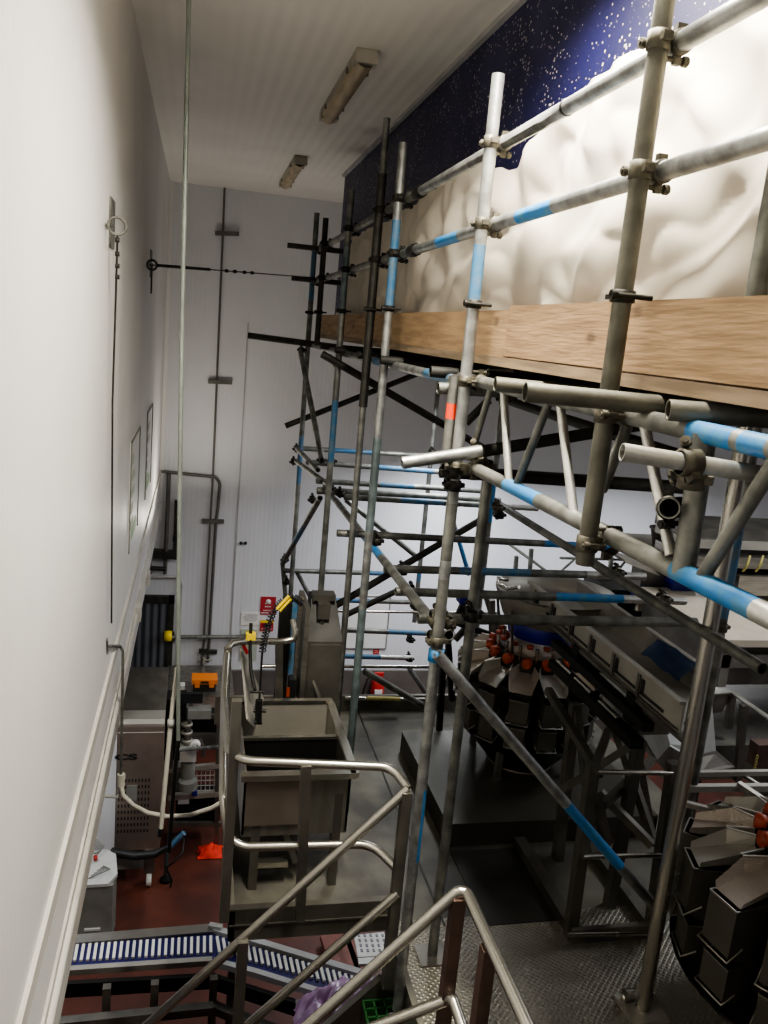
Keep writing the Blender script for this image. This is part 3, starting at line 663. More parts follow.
def weigher(cx, cy, label, dz=0., dr=0., skirt=.62, fh=.25, wh=.17, bw=.15, fr=.50, wr=.49, po=.57, f0=-2.12):
    t = empty('multihead_weigher', (cx, cy, PZ), label, 'weighing machine')
    z0 = dz; fz = f0 - fh / 2; wz = fz - fh / 2 - wh / 2 - .03; rz = wz - wh / 2 - .01
    MB().lathe((cx, cy, 0), [(.02, -2.00 + z0), (.30 + dr, -2.00 + z0), (.29 + dr, -2.06 + z0), (.29 + dr, rz + z0), (.10, rz - .03 + z0)], 28).build('body', 'blackm', t)
    MB().lathe((cx, cy, 0), [(.005, -1.86 + z0), (.16, -1.93 + z0), (.20 + dr, -1.99 + z0), (.18, -2.0 + z0)], 32).build('top_cone', 'dimple', t)
    MB().lathe((cx, cy, 0), [(skirt, rz + z0), (skirt - .015, rz - .03 + z0), (.8 * skirt, rz - .10 + z0), (.21, -2.80 + z0), (.20, -2.949 + z0)], 36).build('collecting_funnel', 'blackm', t)
    MB().lathe((cx, cy, 0), [(.19, -2.72 + z0), (.222, -2.73 + z0), (.222, -2.785 + z0), (.230, -2.79 + z0), (.222, -2.80 + z0), (.222, -2.94 + z0), (.19, -2.949 + z0)], 28).build('outlet_collar', 'steel_red', t)
    n = 14
    for k in range(n):
        a = 2 * math.pi * (k + .35) / n; c, s = math.cos(a), math.sin(a); rad = V((c, s, 0)); tan = V((-s, c, 0)); o = V((cx, cy, z0))
        def P(r, tt, z): return o + rad * (r + dr) + tan * tt + V((0, 0, z))
        # radial feeder pan: a tray with turned-up sides, sloping outwards
        b = MB(); w1, w2 = .05, .098
        pr = [(P(.31, -w1, -2.00), P(.31, -w1 * .8, -2.045), P(.31, w1 * .8, -2.045), P(.31, w1, -2.00)), (P(.42, -w2, -2.01), P(.42, -w2 * .75, -2.075), P(.42, w2 * .75, -2.075), P(.42, w2, -2.01)), (P(po, -w2 * .8, -2.085), P(po, -w2 * .7, -2.115), P(po, w2 * .7, -2.115), P(po, w2 * .8, -2.085))]
        b.grid([list(r_) for r_ in pr], 0, False)
        b.bar(P(.31, -w1, -2.00), P(.42, -w2, -2.01), .008, mi=0); b.bar(P(.31, w1, -2.00), P(.42, w2, -2.01), .008, mi=0)
        b.build('feeder_pan', 'dimple' if k % 2 else 'steel_mat', t)
        MB().lathe(P(.265, 0, -1.985), [(.0, .0), (.028, .0), (.036, .012), (.036, .05), (.022, .055), (.0, .055)], 14, axis=rad).build('drive_cap', 'orange_red', t)
        MB().tube(P(.24, .05, -2.0), P(.24, .05, -1.90), .012, 8).build('pillar', 'steel_lt', t)
        bucket(cx, cy, a, fr + dr, fz + z0, bw, .17, fh, 'feed_bucket', t)
        bucket(cx, cy, a, wr + dr, wz + z0, bw - .01, .15, wh, 'weigh_bucket', t)
    for k in range(n):
        a = 2 * math.pi * (k + .35) / n
        MB().lathe(V((cx + math.cos(a) * (.24 + dr), cy + math.sin(a) * (.24 + dr), -1.905 + z0)), [(.0, .0), (.02, .0), (.024, .022), (.0, .025)], 10).build('upper_cap', 'orange_red', t)
    for a in (.78, 2.36, 3.93, 5.5):
        x, y = cx + math.cos(a) * .36, cy + math.sin(a) * .36
        MB().bar((x, y, PZ + .005), (x, y, rz + z0), .04).build('leg', 'steel', t)
    return t
weigher(2.30, 5.02, 'dark multihead weigher ringed with hanging buckets, standing under the blue-banded hopper', fh=.17, wh=.15, bw=.125, skirt=.44, fr=.40, wr=.38, po=.50, f0=-2.17)
w2t = weigher(2.80, 2.72, 'nearer multihead weigher by the tread plate floor, big empty steel buckets seen from above', dr=.04, skirt=.63)
t = empty('weigher_plinth', (2.2, 5.0, PZ), 'low stainless plinth on the mezzanine under the weigher with orange caps', 'plinth')
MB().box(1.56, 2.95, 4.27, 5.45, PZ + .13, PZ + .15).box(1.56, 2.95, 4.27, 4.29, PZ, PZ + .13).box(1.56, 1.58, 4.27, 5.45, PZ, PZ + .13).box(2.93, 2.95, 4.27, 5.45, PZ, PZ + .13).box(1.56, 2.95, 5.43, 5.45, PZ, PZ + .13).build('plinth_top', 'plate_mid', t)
t = empty('infeed_hopper', (2.40, 5.0, -1.9), 'round stainless infeed hopper with deep blue lower band above the weigher', 'hopper')
MB().lathe((2.40, 5.0, 0), [(.405, -1.56), (.395, -1.56), (.33, -1.74), (.34, -1.745), (.405, -1.57)], 36).build('cone', 'steel_mat', t)
MB().lathe((2.36, 5.0, 0), [(.24, -1.74), (.265, -1.76), (.25, -1.865), (.18, -1.88)], 32).build('blue_band', 'blue_deep', t)
MB().path([at(508, 580, Y=5.0), at(498, 578, Y=5.0), at(499, 584, Y=4.9), at(508, 589, Y=4.8), at(519, 587, Y=4.7)], .012, 8).build('handle', 'steel_lt', t)
for a in (2.5, 3.6, 4.7, 5.6): MB().bar((2.36 + .3 * math.cos(a), 5.0 + .3 * math.sin(a), -1.99), (2.36 + .36 * math.cos(a), 5.0 + .36 * math.sin(a), -1.66), .015).build('bracket', 'steel_dk', t)
# ---------------------------------------------------------------- feeder trough on its stand
t = empty('feeder_trough', (2.42, 4.1, -1.98), 'long stainless feeder trough with slotted side, leading to the round hopper', 'conveyor')
cx0, cx1, cy0, cy1 = 2.20, 2.55, 3.14, 4.98
b = MB().box(cx0, cx0 + .012, cy0, cy1, -1.645, -1.50).box(cx1 - .012, cx1, 3.52, cy1, -1.645, -1.49).prism([(cx0, cy0, -1.64), (cx1, 3.52, -1.64), (cx1, cy1, -1.64), (cx0, cy1, -1.64)], (0, 0, .01))
b.build('trough', 'steel_mat', t)
MB().box(cx0 - .022, cx0 + .012, cy0, cy1, -1.508, -1.492).box(cx1 - .02, cx1 + .012, 3.52, cy1, -1.498, -1.482).build('edge_strip', 'steel_mat', t)
for k in range(6):
    y = 3.28 + k * .27
    MB().box(cx0 - .006, cx0 + .001, y + .19, y + .215, -1.61, -1.535).box(cx0 - .006, cx0 + .001, y, y + .215, -1.614, -1.600).build('slot', 'black', t)
    MB().box(cx0 - .012, cx0 - .006, y + .225, y + .25, -1.64, -1.51).build('rib', 'steel_dk', t)
MB().box(cx0 - .015, cx0 + .03, cy0 - .05, 4.9, -1.665, -1.645).build('lower_flange', 'steel_dk', t)
MB().box(cx0 - .05, cx0 + .01, 3.35, 4.45, -1.745, -1.70).box(cx0 - .10, cx0 - .03, 3.35, 4.35, -1.835, -1.785).box(cx1 - .1, cx1 - .04, 3.6, 4.45, -1.79, -1.72).build('under_frame', 'blackm', t)
for y in (3.55, 4.2): MB().box(cx0 - .02, cx1 - .05, y - .04, y + .04, -1.79, -1.645).build('spring_block', 'blackm', t)
for y in (3.55, 3.85, 4.1): MB().tube((cx0 - .07, y, -1.775), (cx0 - .07, y + .2, -1.775), .010).build('highlight_bar', 'steel_lt', t)
MB().box(cx0 + .03, cx0 + .2, 3.50, 3.62, -1.84, -1.66).build('drive_motor', 'steel_dk', t)
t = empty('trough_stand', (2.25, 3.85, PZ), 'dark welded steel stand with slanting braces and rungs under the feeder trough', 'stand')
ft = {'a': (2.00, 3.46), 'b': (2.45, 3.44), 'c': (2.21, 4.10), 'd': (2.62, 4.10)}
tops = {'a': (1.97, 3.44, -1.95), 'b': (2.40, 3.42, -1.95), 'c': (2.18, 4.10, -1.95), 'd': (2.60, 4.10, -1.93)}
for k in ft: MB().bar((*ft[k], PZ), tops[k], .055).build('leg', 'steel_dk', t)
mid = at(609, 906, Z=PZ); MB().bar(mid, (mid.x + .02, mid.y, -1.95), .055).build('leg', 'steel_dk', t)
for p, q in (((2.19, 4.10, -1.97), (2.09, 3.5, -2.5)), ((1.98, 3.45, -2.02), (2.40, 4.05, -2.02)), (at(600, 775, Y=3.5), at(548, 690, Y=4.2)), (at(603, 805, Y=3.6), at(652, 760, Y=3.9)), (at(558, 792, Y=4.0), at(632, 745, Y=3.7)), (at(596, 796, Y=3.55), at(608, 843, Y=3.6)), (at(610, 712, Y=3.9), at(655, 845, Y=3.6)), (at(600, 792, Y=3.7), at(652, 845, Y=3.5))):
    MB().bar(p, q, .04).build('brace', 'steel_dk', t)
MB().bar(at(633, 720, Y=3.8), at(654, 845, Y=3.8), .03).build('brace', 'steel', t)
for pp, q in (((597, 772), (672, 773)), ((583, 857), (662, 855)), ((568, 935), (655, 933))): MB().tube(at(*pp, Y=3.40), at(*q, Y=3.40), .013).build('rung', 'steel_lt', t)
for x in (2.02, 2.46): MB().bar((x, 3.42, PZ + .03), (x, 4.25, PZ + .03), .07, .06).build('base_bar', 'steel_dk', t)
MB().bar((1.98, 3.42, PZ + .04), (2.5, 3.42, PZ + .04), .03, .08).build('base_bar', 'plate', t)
rows = []
for i in range(14):
    r_ = []
    for j in range(10):
        y = 3.54 + i * .03; u = j / 9; x = cx1 - .03 - .08 * (1 - u) + .02 * noise.noise(V((u * 3, y * 6, 7)))
        r_.append(V((x, y, -1.575 + .095 * u ** .8 + .02 * noise.noise(V((x * 9, y * 9, 2))))))
    rows.append(r_)
tag(MB().grid(rows, 0, True).build('plastic_wrap', 'blue_sheet'), 'dark blue plastic wrap bunched inside the feeder trough', 'plastic wrap')
# wedge shaped chute under the trough end
t = empty('chute', at(685, 760, Y=4.3), 'bent pale steel wedge chute hanging beyond the shiny column', 'chute')
A = [at(646, 715, Y=4.35), at(655, 697, Y=4.35), at(712, 700, Y=4.35), at(716, 752, Y=4.3), at(690, 758, Y=4.25), at(668, 745, Y=4.2)]
MB().prism(A, (.0, .02, 0)).build('front_plate', 'grey_lt', t)
B_ = [at(655, 697, Y=4.35), at(668, 745, Y=4.2), at(655, 760, Y=4.0), at(640, 735, Y=4.0)]
MB().prism(B_, (.015, 0, 0)).build('side_plate', 'steel_dk', t)
MB().prism([at(690, 758, Y=4.25), at(716, 752, Y=4.3), at(735, 768, Y=4.3), at(700, 775, Y=4.2)], (0, 0, .01)).build('lip', 'steel', t)
# shiny column
cb = at(642, 1010, Z=PZ); cbp = V((cb.x, cb.y, PZ))
t = empty('steel_column', cbp, 'shiny round stainless column standing on the tread plate floor in front of the trough stand', 'column')
MB().tube((cb.x, cb.y, PZ), (cb.x, cb.y, -.17), .033, 20).build('shaft', 'steel_lt', t)
MB().box(cb.x - .10, cb.x + .09, cb.y - .09, cb.y + .09, PZ + .003, PZ + .015).build('foot_plate', 'steel_mat', t)
for sx in (-1, 1): MB().lathe((cb.x + sx * .065, cb.y + .05, PZ + .015), [(.0, .03), (.018, .03), (.02, 0)], 10).build('bolt', 'steel_lt', t)
MB().tube((cb.x - .075, cb.y + .04, PZ + .05), (cb.x - .035, cb.y + .04, PZ + .05), .03).build('clamp_knob', 'steel', t)

# ---------------------------------------------------------------- plant beyond the trough
t = empty('weigher_guard_rail', at(700, 775, Y=3.6), 'square stainless bars forming a rail round the nearer weigher', 'guard rail')
for p, q, y, y2, w in (((660, 774), (800, 772), 3.9, 3.9, .028), ((685, 788), (800, 787), 3.6, 3.6, .034), ((738, 784), (800, 826), 3.6, 3.3, .034), ((683, 803), (800, 832), 3.3, 3.0, .026), ((744, 776), (800, 812), 3.9, 3.6, .022)):
    MB().bar(at(*p, Y=y), at(*q, Y=y2), w).build('bar', 'steel_mat', t)
t = empty('rose_cabinet', at(765, 760, Y=4.4), 'dull rose-brown box with a hanging chain beside the rail of the nearer weigher', 'box')
a_ = at(757, 744, Y=4.4); MB().box(a_.x + .05, a_.x + .35, 4.4, 4.46, GZ, a_.z - .16).build('pedestal', 'steel_dk', t); MB().box(a_.x, a_.x + .4, 4.38, 4.47, a_.z - .16, a_.z).build('box_body', 'rust', t)
for k in range(6):
    c = at(757, 757, Y=4.34) - V((.0, 0, .022 * k)); MB().path([c + V((.008 * math.cos(a), .003 if k % 2 else 0, .014 * math.sin(a))) for a in [2 * math.pi * j / 10 for j in range(11)]], .003, 5).build('chain_link', 'yellow_dull', t)
t = empty('far_guard_rail', at(735, 760, Y=5.9), 'stainless rail and posts at the far mezzanine beyond the trough', 'guard rail')
ry = 5.6
MB().path([at(700, 695, Y=ry), at(733, 693, Y=ry), at(770, 719, Y=4.9)], .018, 8).build('top_rail', 'steel_mat', t)
for p, q, y in (((744, 705), (737, 780), 5.4), ((732, 695), (728, 728), ry)): MB().bar(at(*p, Y=y), at(*q, Y=y), .05).build('post', 'steel_dk', t)
MB().prism([at(700, 697, Y=ry), at(731, 695, Y=ry), at(722, 712, Y=ry), at(704, 716, Y=ry)], (0, .03, 0)).build('tray', 'steel', t)
t = empty('packing_machine', at(730, 640, Y=6.6), 'big stainless packing machine with beige table top and two drawer handles at the far edge', 'machine')
my = 6.4
def rect(px0, py0, px1, py1, y, d, name, m, par):
    a, c = at(px0, py0, Y=y), at(px1, py1, Y=y); return MB().box(min(a.x, c.x), max(a.x, c.x), y, y + d, min(a.z, c.z), max(a.z, c.z)).build(name, m, par)
rect(690, 528, 860, 545, my + .3, .6, 'top_panel', 'steel_dk', t)
rect(690, 540, 860, 554, my + .25, .6, 'upper_panel', 'steel_mat', t)
rect(690, 556, 860, 572, my + .2, .6, 'drawer', 'steel', t)
rect(690, 573, 860, 584, my + .2, .6, 'dark_gap', 'blackm', t)
rect(740, 576, 860, 598, my + .15, .6, 'lower_panel', 'steel', t)
for px in (747, 760):
    MB().path([at(px + 3, 556, Y=my + .15), at(px, 566, Y=my + .08), at(px - 4, 571, Y=my + .15)], .012, 8).build('drawer_handle', 'yellow_dull', t)
a_, c_ = at(640, 622, Y=my), at(860, 640, Y=my)
tz_ = at(720, 640, Y=5.6).z
tx_ = at(722, 640, Y=5.6).x; MB().box(tx_, tx_ + 2.6, 5.6, 7.0, tz_ - .06, tz_).build('table_top', 'beige', t)
rect(640, 596, 860, 615, 7.0, .05, 'back_board', 'beige', t)
MB().box(tx_ + .05, tx_ + 2.6, 5.75, 6.9, tz_ - .45, tz_ - .06).build('table_body', 'steel_dk', t)
for k in range(3):
    x = tx_ + .15 + k * .55; MB().bar((x, 5.74, tz_ - .45), (x, 5.74, tz_ - .06), .08).build('rib', 'steel_mat', t)
for k in range(3): MB().bar((tx_ + .2 + k * 1.1, 6.2, PZ - .05), (tx_ + .2 + k * 1.1, 6.2, tz_ - .4), .09).build('leg', 'steel_dk', t)
rect(700, 655, 860, 668, 5.7, .03, 'pale_edge', 'steel_mat', t)
t = empty('pale_tub', at(660, 545, Y=7.2), 'round grey tub standing up behind the feeder trough near the packing machine', 'tub')
c = at(665, 537, Y=7.4); MB().lathe((c.x, c.y, c.z), [(.0, -.09), (.11, -.09), (.15, .07), (.165, .075), (.165, .09), (.14, .09)], 24).build('tub_body', 'steel_dk', t)
rect(640, 545, 695, 556, 7.4, .5, 'stand_top', 'steel_mat', t)
t = empty('far_machine', at(640, 600, Y=7.0), 'dark machine block with blue covers seen between the scaffold tubes over the trough', 'machine')
rect(612, 590, 668, 640, 7.1, .6, 'machine_body', 'blackm', t)
rect(637, 588, 652, 604, 7.0, .1, 'blue_cover', 'blue_deep', t); rect(674, 580, 695, 596, 6.9, .2, 'blue_cover', 'blue_deep', t)
rect(645, 555, 665, 612, 7.05, .2, 'grey_column', 'steel_dk', t)
MB().prism([at(622, 558, Y=6.9), at(650, 566, Y=6.9), at(660, 576, Y=6.9), at(628, 564, Y=6.9)], (0, .3, 0)).build('sloping_lid', 'steel_mat', t)
gt = guard('access_guard_rail', 'slim grey access rail with posts on top of the plant behind the round hopper',
      [('top_rail', [at(505, 541, Y=7.6), at(534, 562, Y=7.4), at(565, 585, Y=7.2)], 0), ('top_rail', [at(560, 558, Y=7.8), at(632, 560, Y=7.8)], 0), ('middle_rail', [at(556, 585, Y=7.6), at(612, 588, Y=7.6)], 0), ('middle_rail', [at(566, 591, Y=7.3), at(606, 592, Y=7.3)], 0), ('middle_rail', [at(560, 572, Y=7.8), at(578, 556, Y=7.8)], 0), ('middle_rail', [at(545, 590, Y=7.8), at(560, 572, Y=7.8)], 0), ('middle_rail', [at(598, 594, Y=7.6), at(628, 558, Y=7.6)], 0), ('middle_rail', [at(420, 612, Y=8), at(500, 613, Y=8)], 0)],
      [(at(512, 610, Y=7.5), at(516.5, 556, Y=7.5)), (at(527, 606, Y=7.4), at(531.5, 549, Y=7.4)), (at(598, 590, Y=7.6), at(600, 575, Y=7.6)), (at(608, 600, Y=7.5), at(611.5, 553, Y=7.5)), (at(536, 600, Y=7.4), at(537, 575, Y=7.4))], r=.014, pm='galv_dull', mats=('galv_dull',), pw=.035)
# clutter of ducts and frames between scaffold and first weigher
t = empty('drive_frame', at(470, 650, Y=6.0), 'jumble of dark brackets and pale guide plates beside the blue-banded hopper', 'frame')
for p, q, y, m_ in (((455, 622), (505, 640), 5.6, 'blackm'), ((470, 640), (520, 650), 5.5, 'blackm'), ((486, 596), (500, 640), 5.8, 'steel_dk'), ((455, 640), (482, 610), 5.9, 'steel_dk'), ((492, 636), (492, 600), 5.6, 'steel_dk'), ((452, 700), (448, 640), 5.4, 'blackm'), ((438, 750), (444, 650), 5.6, 'blackm'), ((446, 640), (466, 598), 6.0, 'blackm'), ((440, 690), (456, 668), 5.8, 'galv')):
    MB().bar(at(*p, Y=y), at(*q, Y=y), .04).build('bar', m_, t)
for pts_, y in ((((470, 655), (484, 650), (492, 672), (480, 678)), 5.2), (((480, 668), (488, 662), (502, 668), (486, 676)), 5.1), (((476, 642), (498, 640), (506, 658), (492, 652)), 5.4)):
    MB().prism([at(*p, Y=y) for p in pts_], (.0, .03, 0)).build('guide_plate', 'steel_mat', t)
MB().box(*(lambda p: (p.x - .03, p.x + .03))(at(460, 597, Y=6.0)), 5.9, 6.0, at(460, 600, Y=6).z, at(460, 594, Y=6).z).build('blue_knob', 'blue_deep', t)

# ---------------------------------------------------------------- back wall things
wy = BY - .012
def pt(px, py, off=.03): return at(px, py, Y=BY - off)
t = empty('wall_pipe', pt(203, 665), 'long thin dark conduit running down the back wall from ceiling to the orange toolbox', 'pipe')
MB().path([pt(224.8, 184), pt(213, 473), pt(202.8, 664)], .013, 8).build('pipe', 'pipe', t)
for (a_, c_, y) in ((215, 239, 233), (208, 232, 381.5), (202, 224, 520.5)):
    MB().bar(pt(a_, y), pt(c_, y + 1), .04, .05).build('bracket', 'pipe', t)
MB().bar(pt(199, 651), pt(217, 652), .05, .05).build('bracket', 'galv_dark', t)
MB().tube(pt(203, 656, .1), pt(203, 664, .1), .03).tube(pt(199, 660, .1), pt(212, 660, .1), .012).build('valve', 'steel', t)
t = empty('wall_pipe', pt(208, 664), 'dark pipe from the wall corner bending down at an elbow on the back wall', 'pipe')
MB().path(arc([pt(157, 471), pt(216, 477), pt(220, 483), pt(218, 508), pt(216, 522), pt(208, 662)], .1), .020, 8).build('pipe', 'pipe', t)
t = empty('wall_pipe', pt(165, 575), 'short hanging drop pipe with end flange near the wall corner above the doorway', 'pipe')
MB().path([pt(169, 474, .08), pt(165, 574, .08)], .026, 10).build('pipe', 'pipe', t)
MB().tube(pt(150, 568, .1), pt(166, 569, .1), .03).tube(pt(150, 562, .1), pt(150, 574, .1), .02).build('flange', 'galv_dark', t)
t = empty('cable_tray', pt(165, 553), 'dark bracket shelf on the back wall beside the air pipe above the doorway', 'bracket')
MB().bar(pt(153, 553, .08), pt(177, 555, .08), .12, .10).bar(pt(175, 557, .06), pt(177, 500, .06), .06).build('bracket_arm', 'galv_dark', t)
MB().box(*(lambda p, q: (p.x, q.x))(pt(173, 535), pt(178, 538)), BY - .12, BY - .05, pt(176, 540).z, pt(176, 534).z).build('box', 'black', t)
tag(MB().path(arc([pt(149, 577), pt(179, 577), pt(182, 583), pt(178, 668)], .08), .018, 8).build('wall_pipe', 'grey_lt'), 'pale grey pipe looping over the doorway on the back wall', 'pipe')
t = empty('barrier_rail', pt(210, 640), 'dark horizontal rail across the back wall with yellow end caps', 'rail')
MB().tube(pt(168, 637, .1), pt(252, 637, .1), .03, 8).build('rail', 'galv_dull', t)
for px, py in ((168, 636), (250, 636)): MB().lathe(pt(px, py, .1) - V((.05, 0, 0)), [(.0, 0), (.065, 0), (.075, .05), (.065, .1), (.0, .1)], 12, axis=(1, 0, 0)).build('end_cap', 'yellow', t)
MB().tube(pt(173, 632, .1), pt(173, 641, .1), .02).build('bracket', 'galv_dark', t)
def sign(px0, py0, px1, py1, m, label, rows, ink, cat='sign', extra=None):
    a_, c_ = at(px0, py0, Y=BY), at(px1, py1, Y=BY)
    t = empty('wall_sign', (a_.x, BY, min(a_.z, c_.z)), label, cat)
    x0, x1, z0, z1 = a_.x, c_.x, c_.z, a_.z
    MB().box(x0, x1, BY - .010, BY - .001, z0, z1).build('sign_plate', m, t)
    b = MB(); rnd = random.Random(px0)
    for (f, i0, i1) in rows:
        z = z1 - (z1 - z0) * f; x = x0 + (x1 - x0) * i0; h_ = (z1 - z0) * .025
        while x < x0 + (x1 - x0) * i1:
            w_ = (x1 - x0) * rnd.uniform(.04, .13); b.box(x, min(x + w_, x0 + (x1 - x0) * i1), BY - .013, BY - .010, z - h_, z + h_); x += w_ + (x1 - x0) * .025
    if b.v: b.build('faded_lettering', ink, t)
    if extra: extra(t, x0, x1, z0, z1)
    return t
def disc(t, x0, x1, z0, z1):
    MB().lathe(((x0 + x1) / 2, BY - .010, z1 - .07), [(.0, 0), (.035, 0), (.035, .004), (0, .004)], 16, axis=(0, -1, 0)).build('symbol_disc', 'paper', t)
sign(261, 596.5, 275, 614.5, 'sign_red', 'red upright wall sign with pale lettering, the upper one on the back wall', [(.38, .3, .7), (.55, .3, .7), (.76, .2, .9), (.9, .05, .8)], 'paper', extra=disc)
def yb(t, x0, x1, z0, z1): MB().box(x0, x1, BY - .012, BY - .009, z1 - .035, z1).build('yellow_band', 'yellow', t); MB().box(x0 + .04, x1 - .04, BY - .014, BY - .010, z0 + .07, z1 - .06).build('dark_symbol', 'black', t)
sign(260.5, 620, 273, 631, 'sign_red', 'small red sign with yellow band, the lower one on the back wall', [(.8, .1, .9)], 'paper', extra=yb)
sign(241.5, 612, 259, 625, 'paper', 'white paper notice with faint lines of text next to the red signs', [(.2, .2, .9), (.35, .1, .85), (.5, .15, .9), (.65, .2, .8)], 'ink')
sign(241, 629, 256, 660, 'green_pale', 'pale board with a faded green top and red mark below the white notice', [], 'ink', extra=lambda t, x0, x1, z0, z1: MB().bar((x0 + .03, BY - .015, z1 - .20), (x0 + .11, BY - .015, z0 + .1), .045, .01, up=(0, 1, 0)).build('red_mark', 'red', t))
def frame_sign(t, x0, x1, z0, z1):
    b = MB()
    for a_ in ((x0, x1, z1 - .012, z1), (x0, x1, z0, z0 + .012), (x0, x0 + .012, z0, z1), (x1 - .012, x1, z0, z1)): b.box(a_[0], a_[1], BY - .022, BY - .01, a_[2], a_[3])
    b.build('frame', 'grey', t)
sign(346, 595, 386, 648.5, 'paper', 'large white notice board in a thin grey frame on the back wall behind the scaffold', [], 'ink', cat='notice board', extra=frame_sign)
sign(373.5, 648.5, 378.5, 655, 'red', 'tiny red extinguisher sign under the framed notice board', [(.3, .2, .8), (.6, .2, .8)], 'paper')
for px in (241, 245.5):
    tag(MB().lathe(at(px, 543, Y=BY), [(.0, .03), (.018, .03), (.022, 0)], 12, axis=(0, -1, 0)).build('wall_stud', 'black'), 'one of two small black studs side by side on the bare back wall', 'stud', 'pair of black wall studs')
# fire extinguisher
c = at(377, 694, Y=BY - .14); z0 = at(377, 708, Y=BY - .14).z
t = empty('fire_extinguisher', (c.x, c.y, z0), 'red fire extinguisher with black hose hung on the grey panel of the back wall', 'fire extinguisher')
MB().lathe((c.x, c.y, z0), [(.0, .0), (.085, .0), (.095, .02), (.095, .40), (.07, .45), (.03, .47), (.03, .50), (0, .50)], 20).build('cylinder', 'red', t)
MB().lathe((c.x, c.y, z0), [(.097, .0), (.099, .002), (.099, .035), (.097, .04)], 20).build('base_ring', 'black', t)
MB().box(c.x - .06, c.x + .05, c.y - .099, c.y - .085, z0 + .22, z0 + .32).build('label_panel', 'paper', t)
MB().box(c.x - .06, c.x + .07, c.y - .02, c.y + .02, z0 + .49, z0 + .54).build('valve_head', 'red', t)
MB().path([(c.x - .05, c.y, z0 + .50), (c.x - .16, c.y - .02, z0 + .46), (c.x - .20, c.y - .02, z0 + .3), (c.x - .22, c.y - .02, z0 + .1), (c.x - .22, c.y - .02, z0 + .04)], .016, 8).build('hose', 'black', t)
MB().box(c.x - .04, c.x + .04, c.y + .09, BY - .05, z0 + .3, z0 + .36).build('wall_hook', 'galv_dark', t)
# bench, toolbox, valve station near the doorway
t = empty('steel_bench', (.2, 10.3, GZ), 'stainless bench against the back wall with the orange toolbox on it', 'bench')
zt_ = at(204, 692, Y=10.05).z; yf_ = at(200, 714, Z=zt_).y; MB().box(-.22, .62, yf_, 10.9, zt_ - .05, zt_).build('bench_top', 'steel_face', t)
MB().box(-.22, .62, yf_ - .02, yf_, zt_ - .08, zt_ + .01).build('front_edge', 'steel_lt', t)
for x in (-.17, .57):
    for y in (yf_ + .05, 10.85): MB().bar((x, y, GZ), (x, y, zt_ - .05), .05).build('leg', 'steel_dk', t)
a_ = at(192, 692, Y=10.1); c_ = at(216, 692, Y=10.1); z0 = zt_ + .001
t = empty('toolbox', ((a_.x + c_.x) / 2, 10.2, z0), 'black toolbox with bright orange lid standing on the steel bench', 'toolbox')
MB().box(a_.x + .01, c_.x - .01, 10.05, 10.24, z0, z0 + .12).build('box_body', 'black', t)
b = MB().box(a_.x - .01, c_.x + .01, 10.03, 10.26, z0 + .11, z0 + .165).box(a_.x + .03, a_.x + .09, 10.02, 10.04, z0 + .07, z0 + .14).box(c_.x - .09, c_.x - .03, 10.02, 10.04, z0 + .07, z0 + .14); b.build('lid', 'orange', t)
MB().box(a_.x + .1, c_.x - .1, 10.015, 10.03, z0 + .13, z0 + .15).build('handle', 'black', t)
t = empty('metal_frame_cart', at(200, 830, Z=GZ), 'stainless frame cart with wire mesh side and shelves under the grey valve', 'cart')
fy = 8.6
def fr_(px0, py0, px1, py1, w, m, name, y=fy): return MB().bar(at(px0, py0, Y=y), at(px1, py1, Y=y), w).build(name, m, t)
for px in (172, 219): fr_(px, 698, px - 3, 852, .045, 'steel_dk', 'leg')
fr_(168, 770, 221, 765, .05, 'steel_mat', 'rail'); fr_(168, 797, 221, 793, .06, 'steel_mat', 'rail'); fr_(168, 824, 221, 824, .05, 'steel_dk', 'rail')
fr_(185, 735, 222, 735, .04, 'steel_dk', 'rail'); fr_(190, 716, 222, 716, .04, 'steel_dk', 'rail')
b = MB()
for k in range(9): b.bar(at(184 + 4.4 * k, 768, Y=fy + .02), at(183 + 4.4 * k, 795, Y=fy + .02), .008)
for k in range(5): b.bar(at(182, 771 + 5 * k, Y=fy + .02), at(221, 770 + 5 * k, Y=fy + .02), .008)
b.build('wire_mesh', 'grey_lt', t)
rect(176, 799, 219, 824, fy + .05, .3, 'shelf_box', 'blackm', t)
rect(184, 720, 221, 735, fy + .1, .3, 'upper_box', 'blackm', t)
rect(166, 700, 184, 760, fy + .02, .25, 'motor_block', 'blackm', t)
rect(178, 800, 189, 804, fy - .03, .02, 'white_tag', 'paper', t)
rect(192, 792, 197, 796, fy - .05, .04, 'blue_cap', 'blue_deep', t)
rect(168, 768, 183, 800, fy + .2, .2, 'grey_box', 'grey', t)
t = empty('valve_stack', at(192, 765, Y=8.4), 'grey pump with round white port and pale pipe bends above the frame cart', 'pump')
rect(180, 750, 196, 762, 8.35, .18, 'pump_head', 'grey_lt', t)
MB().tube(at(188, 762, Y=8.42), at(188, 782, Y=8.42), .075, 14).tube(at(188, 780, Y=8.35), at(188, 788, Y=8.35), .10, 16).build('pump_pipe', 'grey', t)
MB().lathe(at(195, 744, Y=8.3), [(.033, 0), (.057, 0), (.057, .06), (.033, .06)], 18, axis=(0, -1, 0)).build('port_ring', 'white', t)
MB().path([at(190, 720, Y=8.5), at(188, 730, Y=8.5), at(187, 748, Y=8.45)], [.02, .03, .04], 10).build('riser', 'steel', t)
for py in (724, 732, 740): MB().lathe(at(187, py, Y=8.48) - V((0, 0, .02)), [(.045, 0), (.062, .005), (.062, .03), (.045, .035)], 14).build('collar', 'steel_mat', t)
rect(188, 711, 211, 719, 8.5, .14, 'grey_tray', 'grey', t)
